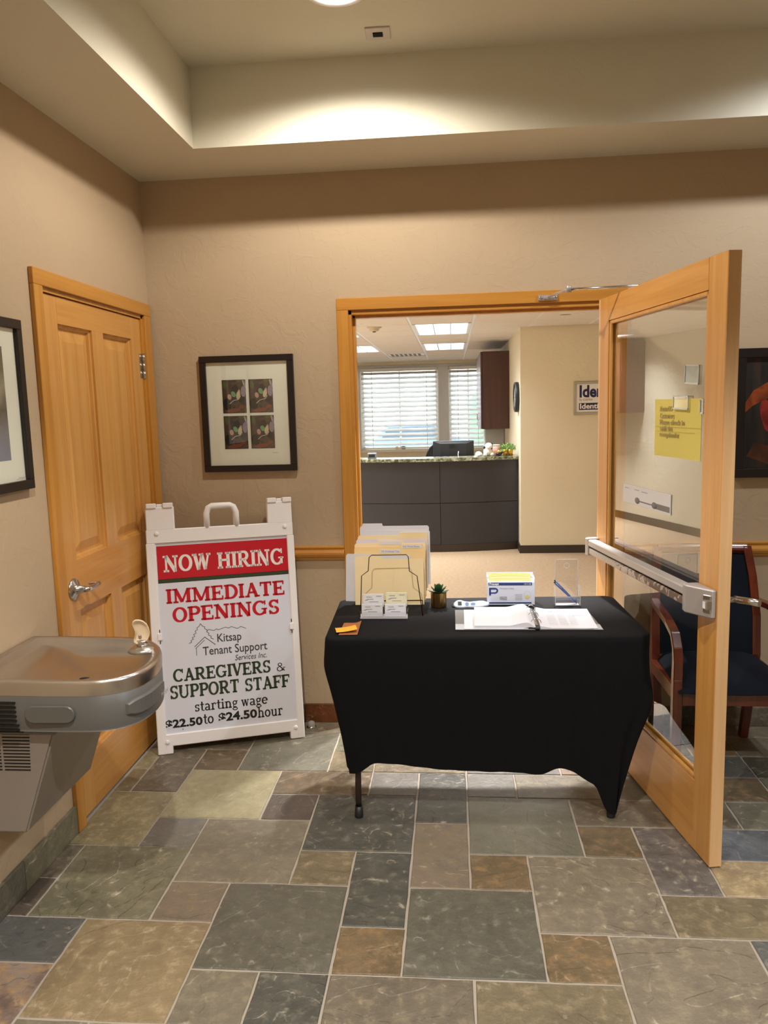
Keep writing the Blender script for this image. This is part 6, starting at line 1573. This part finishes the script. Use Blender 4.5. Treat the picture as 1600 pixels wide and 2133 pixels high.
    for k in range(2):
        d = box(-.357, -.337, .004+k*.80, .796+k*.80, .004, .961, .002).obj('door', cab_m, t); mm = MB(); mm.tube([(-.362, .70+k*.16, .10), (-.378, .70+k*.16, .11), (-.378, .70+k*.16, .19), (-.362, .70+k*.16, .20)], .004, 6); mm.obj('handle', chrome, d)
    t = thing('paper_towel_dispenser', 'pale grey dispenser under the wall cabinet', 'dispenser', (2.2, 7.0, .98))
    box(-.28, -.002, 0, .30, 0, .30, .02, 2).obj('housing', plain('dispenser_grey', S(184, 190, 192), .35), t); box(-.27, -.02, -.002, 0, .01, .05).obj('slot', plain('dispenser_dark', S(90, 96, 100), .4), t)
    t = thing('wall_clock', 'round black rimmed wall clock on the side wall', 'clock', M=frame_matrix((2.199, 4.80, 1.674), Vector((0, -1, 0)), Vector((0, 0, 1)), Vector((-1, 0, 0))))
    m = MB(); m.lathe([(0, 0), (.160, 0), (.163, .012), (.160, .040), (.148, .046), (.144, .040), (.144, .030), (0, .030)], 40); m.obj('rim', plastic_bk, t)
    m = MB(); m.lathe([(0, .030), (.143, .030), (.143, .0315), (0, .0315)], 40); m.obj('dial', plain('dial_white', S(214, 216, 220), .5), t)
    m = MB(); m.box(-.003, .003, -.01, .09, .033, .035); m.obj('minute_hand', black_ink, t); m = MB(); m.box(-.01, .06, -.004, .004, .035, .037); m.obj('hour_hand', black_ink, t)
    m = MB()
    for k in range(12): m.box(-.002, .002, .118, .136, .0316, .0325, M=Matrix.Rotation(k*PI/6, 4, 'Z'))
    m.obj('hour_mark', black_ink, t)
    # framed company sign on the corner wall
    Mx = frame_matrix((2.748, 4.552, 1.470), Vector((1, 0, 0)), Vector((0, 0, 1)), Vector((0, -1, 0)))
    t = thing('framed_notice', 'grey framed white notice with navy lettering on the cream wall', 'sign', M=Mx)
    w, h = .76, .345; m = MB()
    for (a, b_, c, d) in ((0, w, 0, .028), (0, w, h-.028, h), (0, .028, .028, h-.028), (w-.028, w, .028, h-.028)): m.box(a, b_, c, d, 0, .018, .003)
    m.obj('frame', plain('frame_silver', S(172, 168, 150), .4, .3), t)
    box(.026, w-.026, .026, h-.026, .001, .006).obj('sheet', plain('notice_white', S(232, 232, 236), .5, var=.01), t)
    text_mesh('IdentoGO', .170, 'lettering', navy_ink, t, (.062, .185, .0068), (0, 0, 0), bold=.006, width=.60)
    text_mesh('By IDEMIA', .034, 'lettering', plain('notice_brown', S(120, 104, 110), .5), t, (.062, .144, .0068), (0, 0, 0), width=.135)
    MB().poly([(.058, .050, .0066), (w-.05, .050, .0066), (w-.05, .122, .0066), (.058, .122, .0066)]).obj('navy_band', navy_ink, t)
    text_mesh('Identity Services', .074, 'lettering', white_ink, t, (.068, .064, .0074), (0, 0, 0), bold=.002, width=.56)
    # window sill trinkets
    for (x, lab, mt, nm) in ((.485, 'small yellow trinket on the window sill', MATS['figurine_yellow'], 'sill_figurine'), (.60, 'small grey stone on the window sill', plain('stone_grey', S(120, 116, 112), .7), 'sill_stone')):
        t = thing(nm, lab, 'ornament', (x, YW-.03, .842)); m = MB(); ball(m, (0, 0, .030), .032, (1.6 if nm == 'sill_stone' else 1.0, .6, .95)); m.obj('body', mt, t)
    # dark cabinet unit on the left side of the reception, mirrored in the door glass
    t = thing('wall_cabinet', 'dark brown wall cabinet on the reception left wall', 'cabinet', (XL+.002, 5.6, 1.45))
    box(0, .34, 0, 2.2, 0, .90, .004).obj('body', cab_m, t)
    for k in range(3): box(.341, .358, .01+k*.73, .72+k*.73, .01, .89, .002).obj('door', cab_m, t)
    t = thing('base_cabinet', 'dark brown base cabinet on the reception left wall', 'cabinet', (XL+.014, 6.3, 0))
    box(0, .55, 0, 1.3, .0, .90, .004).obj('body', cab_m, t); box(-.002, .58, -.01, 1.31, .90, .93, .004).obj('worktop', plastic_bk, t)
    for k in range(2): box(.551, .568, .01+k*.645, .635+k*.645, .08, .88, .002).obj('door', cab_m, t)
reception_items()
def outside():
    g = MB(); g.box(-14, 16, YW+.2, 40, -.45, -.35); struct('ground_outside', g, plain('pavement', S(200, 202, 204), .9))
    lm = plain('hedge_leaf', S(120, 170, 120), .8, var=.4, vscale=3)
    rnd = random.Random(8)
    for k, (x, y, r, lab) in enumerate(((2.45, 15.5, .6, 'round green shrub outside the narrow window'), (-1.6, 17.0, .5, 'green shrub outside the wide window'))):
        t = thing('garden_shrub', lab, 'shrub', (x, y, -.35)); m = MB()
        m.lathe([(r*math.sin(PI*q/10)*(1+.1*math.sin(q*3)), 1.3+1.25*-math.cos(PI*q/10)) for q in range(11)], 18, cap=False)
        for v in m.bm.verts: v.co += Vector((rnd.uniform(-.1, .1), rnd.uniform(-.1, .1), rnd.uniform(-.1, .1)))
        m.obj('foliage', lm, t)
        m = MB(); m.tube([(0, 0, 0), (0, 0, 1.0)], .06, 8); m.obj('stem', plain('stem_brown', S(90, 70, 50), .8), t)
    t = thing('parked_car', 'pale blue car parked beyond the wide window', 'car', (.35, 19.5, -.35))
    bl = plain('car_blue', S(120, 150, 220), .3, coat=.5)
    body = [(-2.0, .35), (-2.0, .75), (-1.2, .95), (-.8, 1.42), (.7, 1.45), (1.3, 1.0), (2.0, .85), (2.05, .35)]
    m = MB(); m.prism(body, -.8, .8, M=frame_matrix((0, 0, 0), Vector((1, 0, 0)), Vector((0, 0, 1)), Vector((0, -1, 0))), bev=.05); m.obj('body', bl, t)
    for x in (-1.3, 1.3):
        for y in (-.72, .72): m = MB(); m.lathe([(0, -.1), (.33, -.1), (.33, .1), (0, .1)], 20, Matrix.Translation((x, y, .33)) @ Matrix.Rotation(PI/2, 4, 'X')); m.obj('wheel', plastic_bk, t)
    m = MB(); m.prism([(-.95, 1.0), (-.72, 1.36), (.62, 1.38), (1.05, 1.0)], -.81, .81, M=frame_matrix((0, 0, 0), Vector((1, 0, 0)), Vector((0, 0, 1)), Vector((0, -1, 0)))); m.obj('side_window', plain('car_glass', S(90, 100, 116), .1), t)
outside()

for _o in bpy.data.objects:
    if _o.parent and _o.name.split('.')[0] in ('print_line', 'printed_line', 'printed_rows', 'printed_mark', 'louvre_slots', 'hour_mark', 'baffle', 'picture_detail', 'louvre', 'slot', 'clip_slot', 'bright_edge', 'crease', 'corner_hole', 'cross_tee', 'tee_bar'): _o['kind'] = 'stuff'
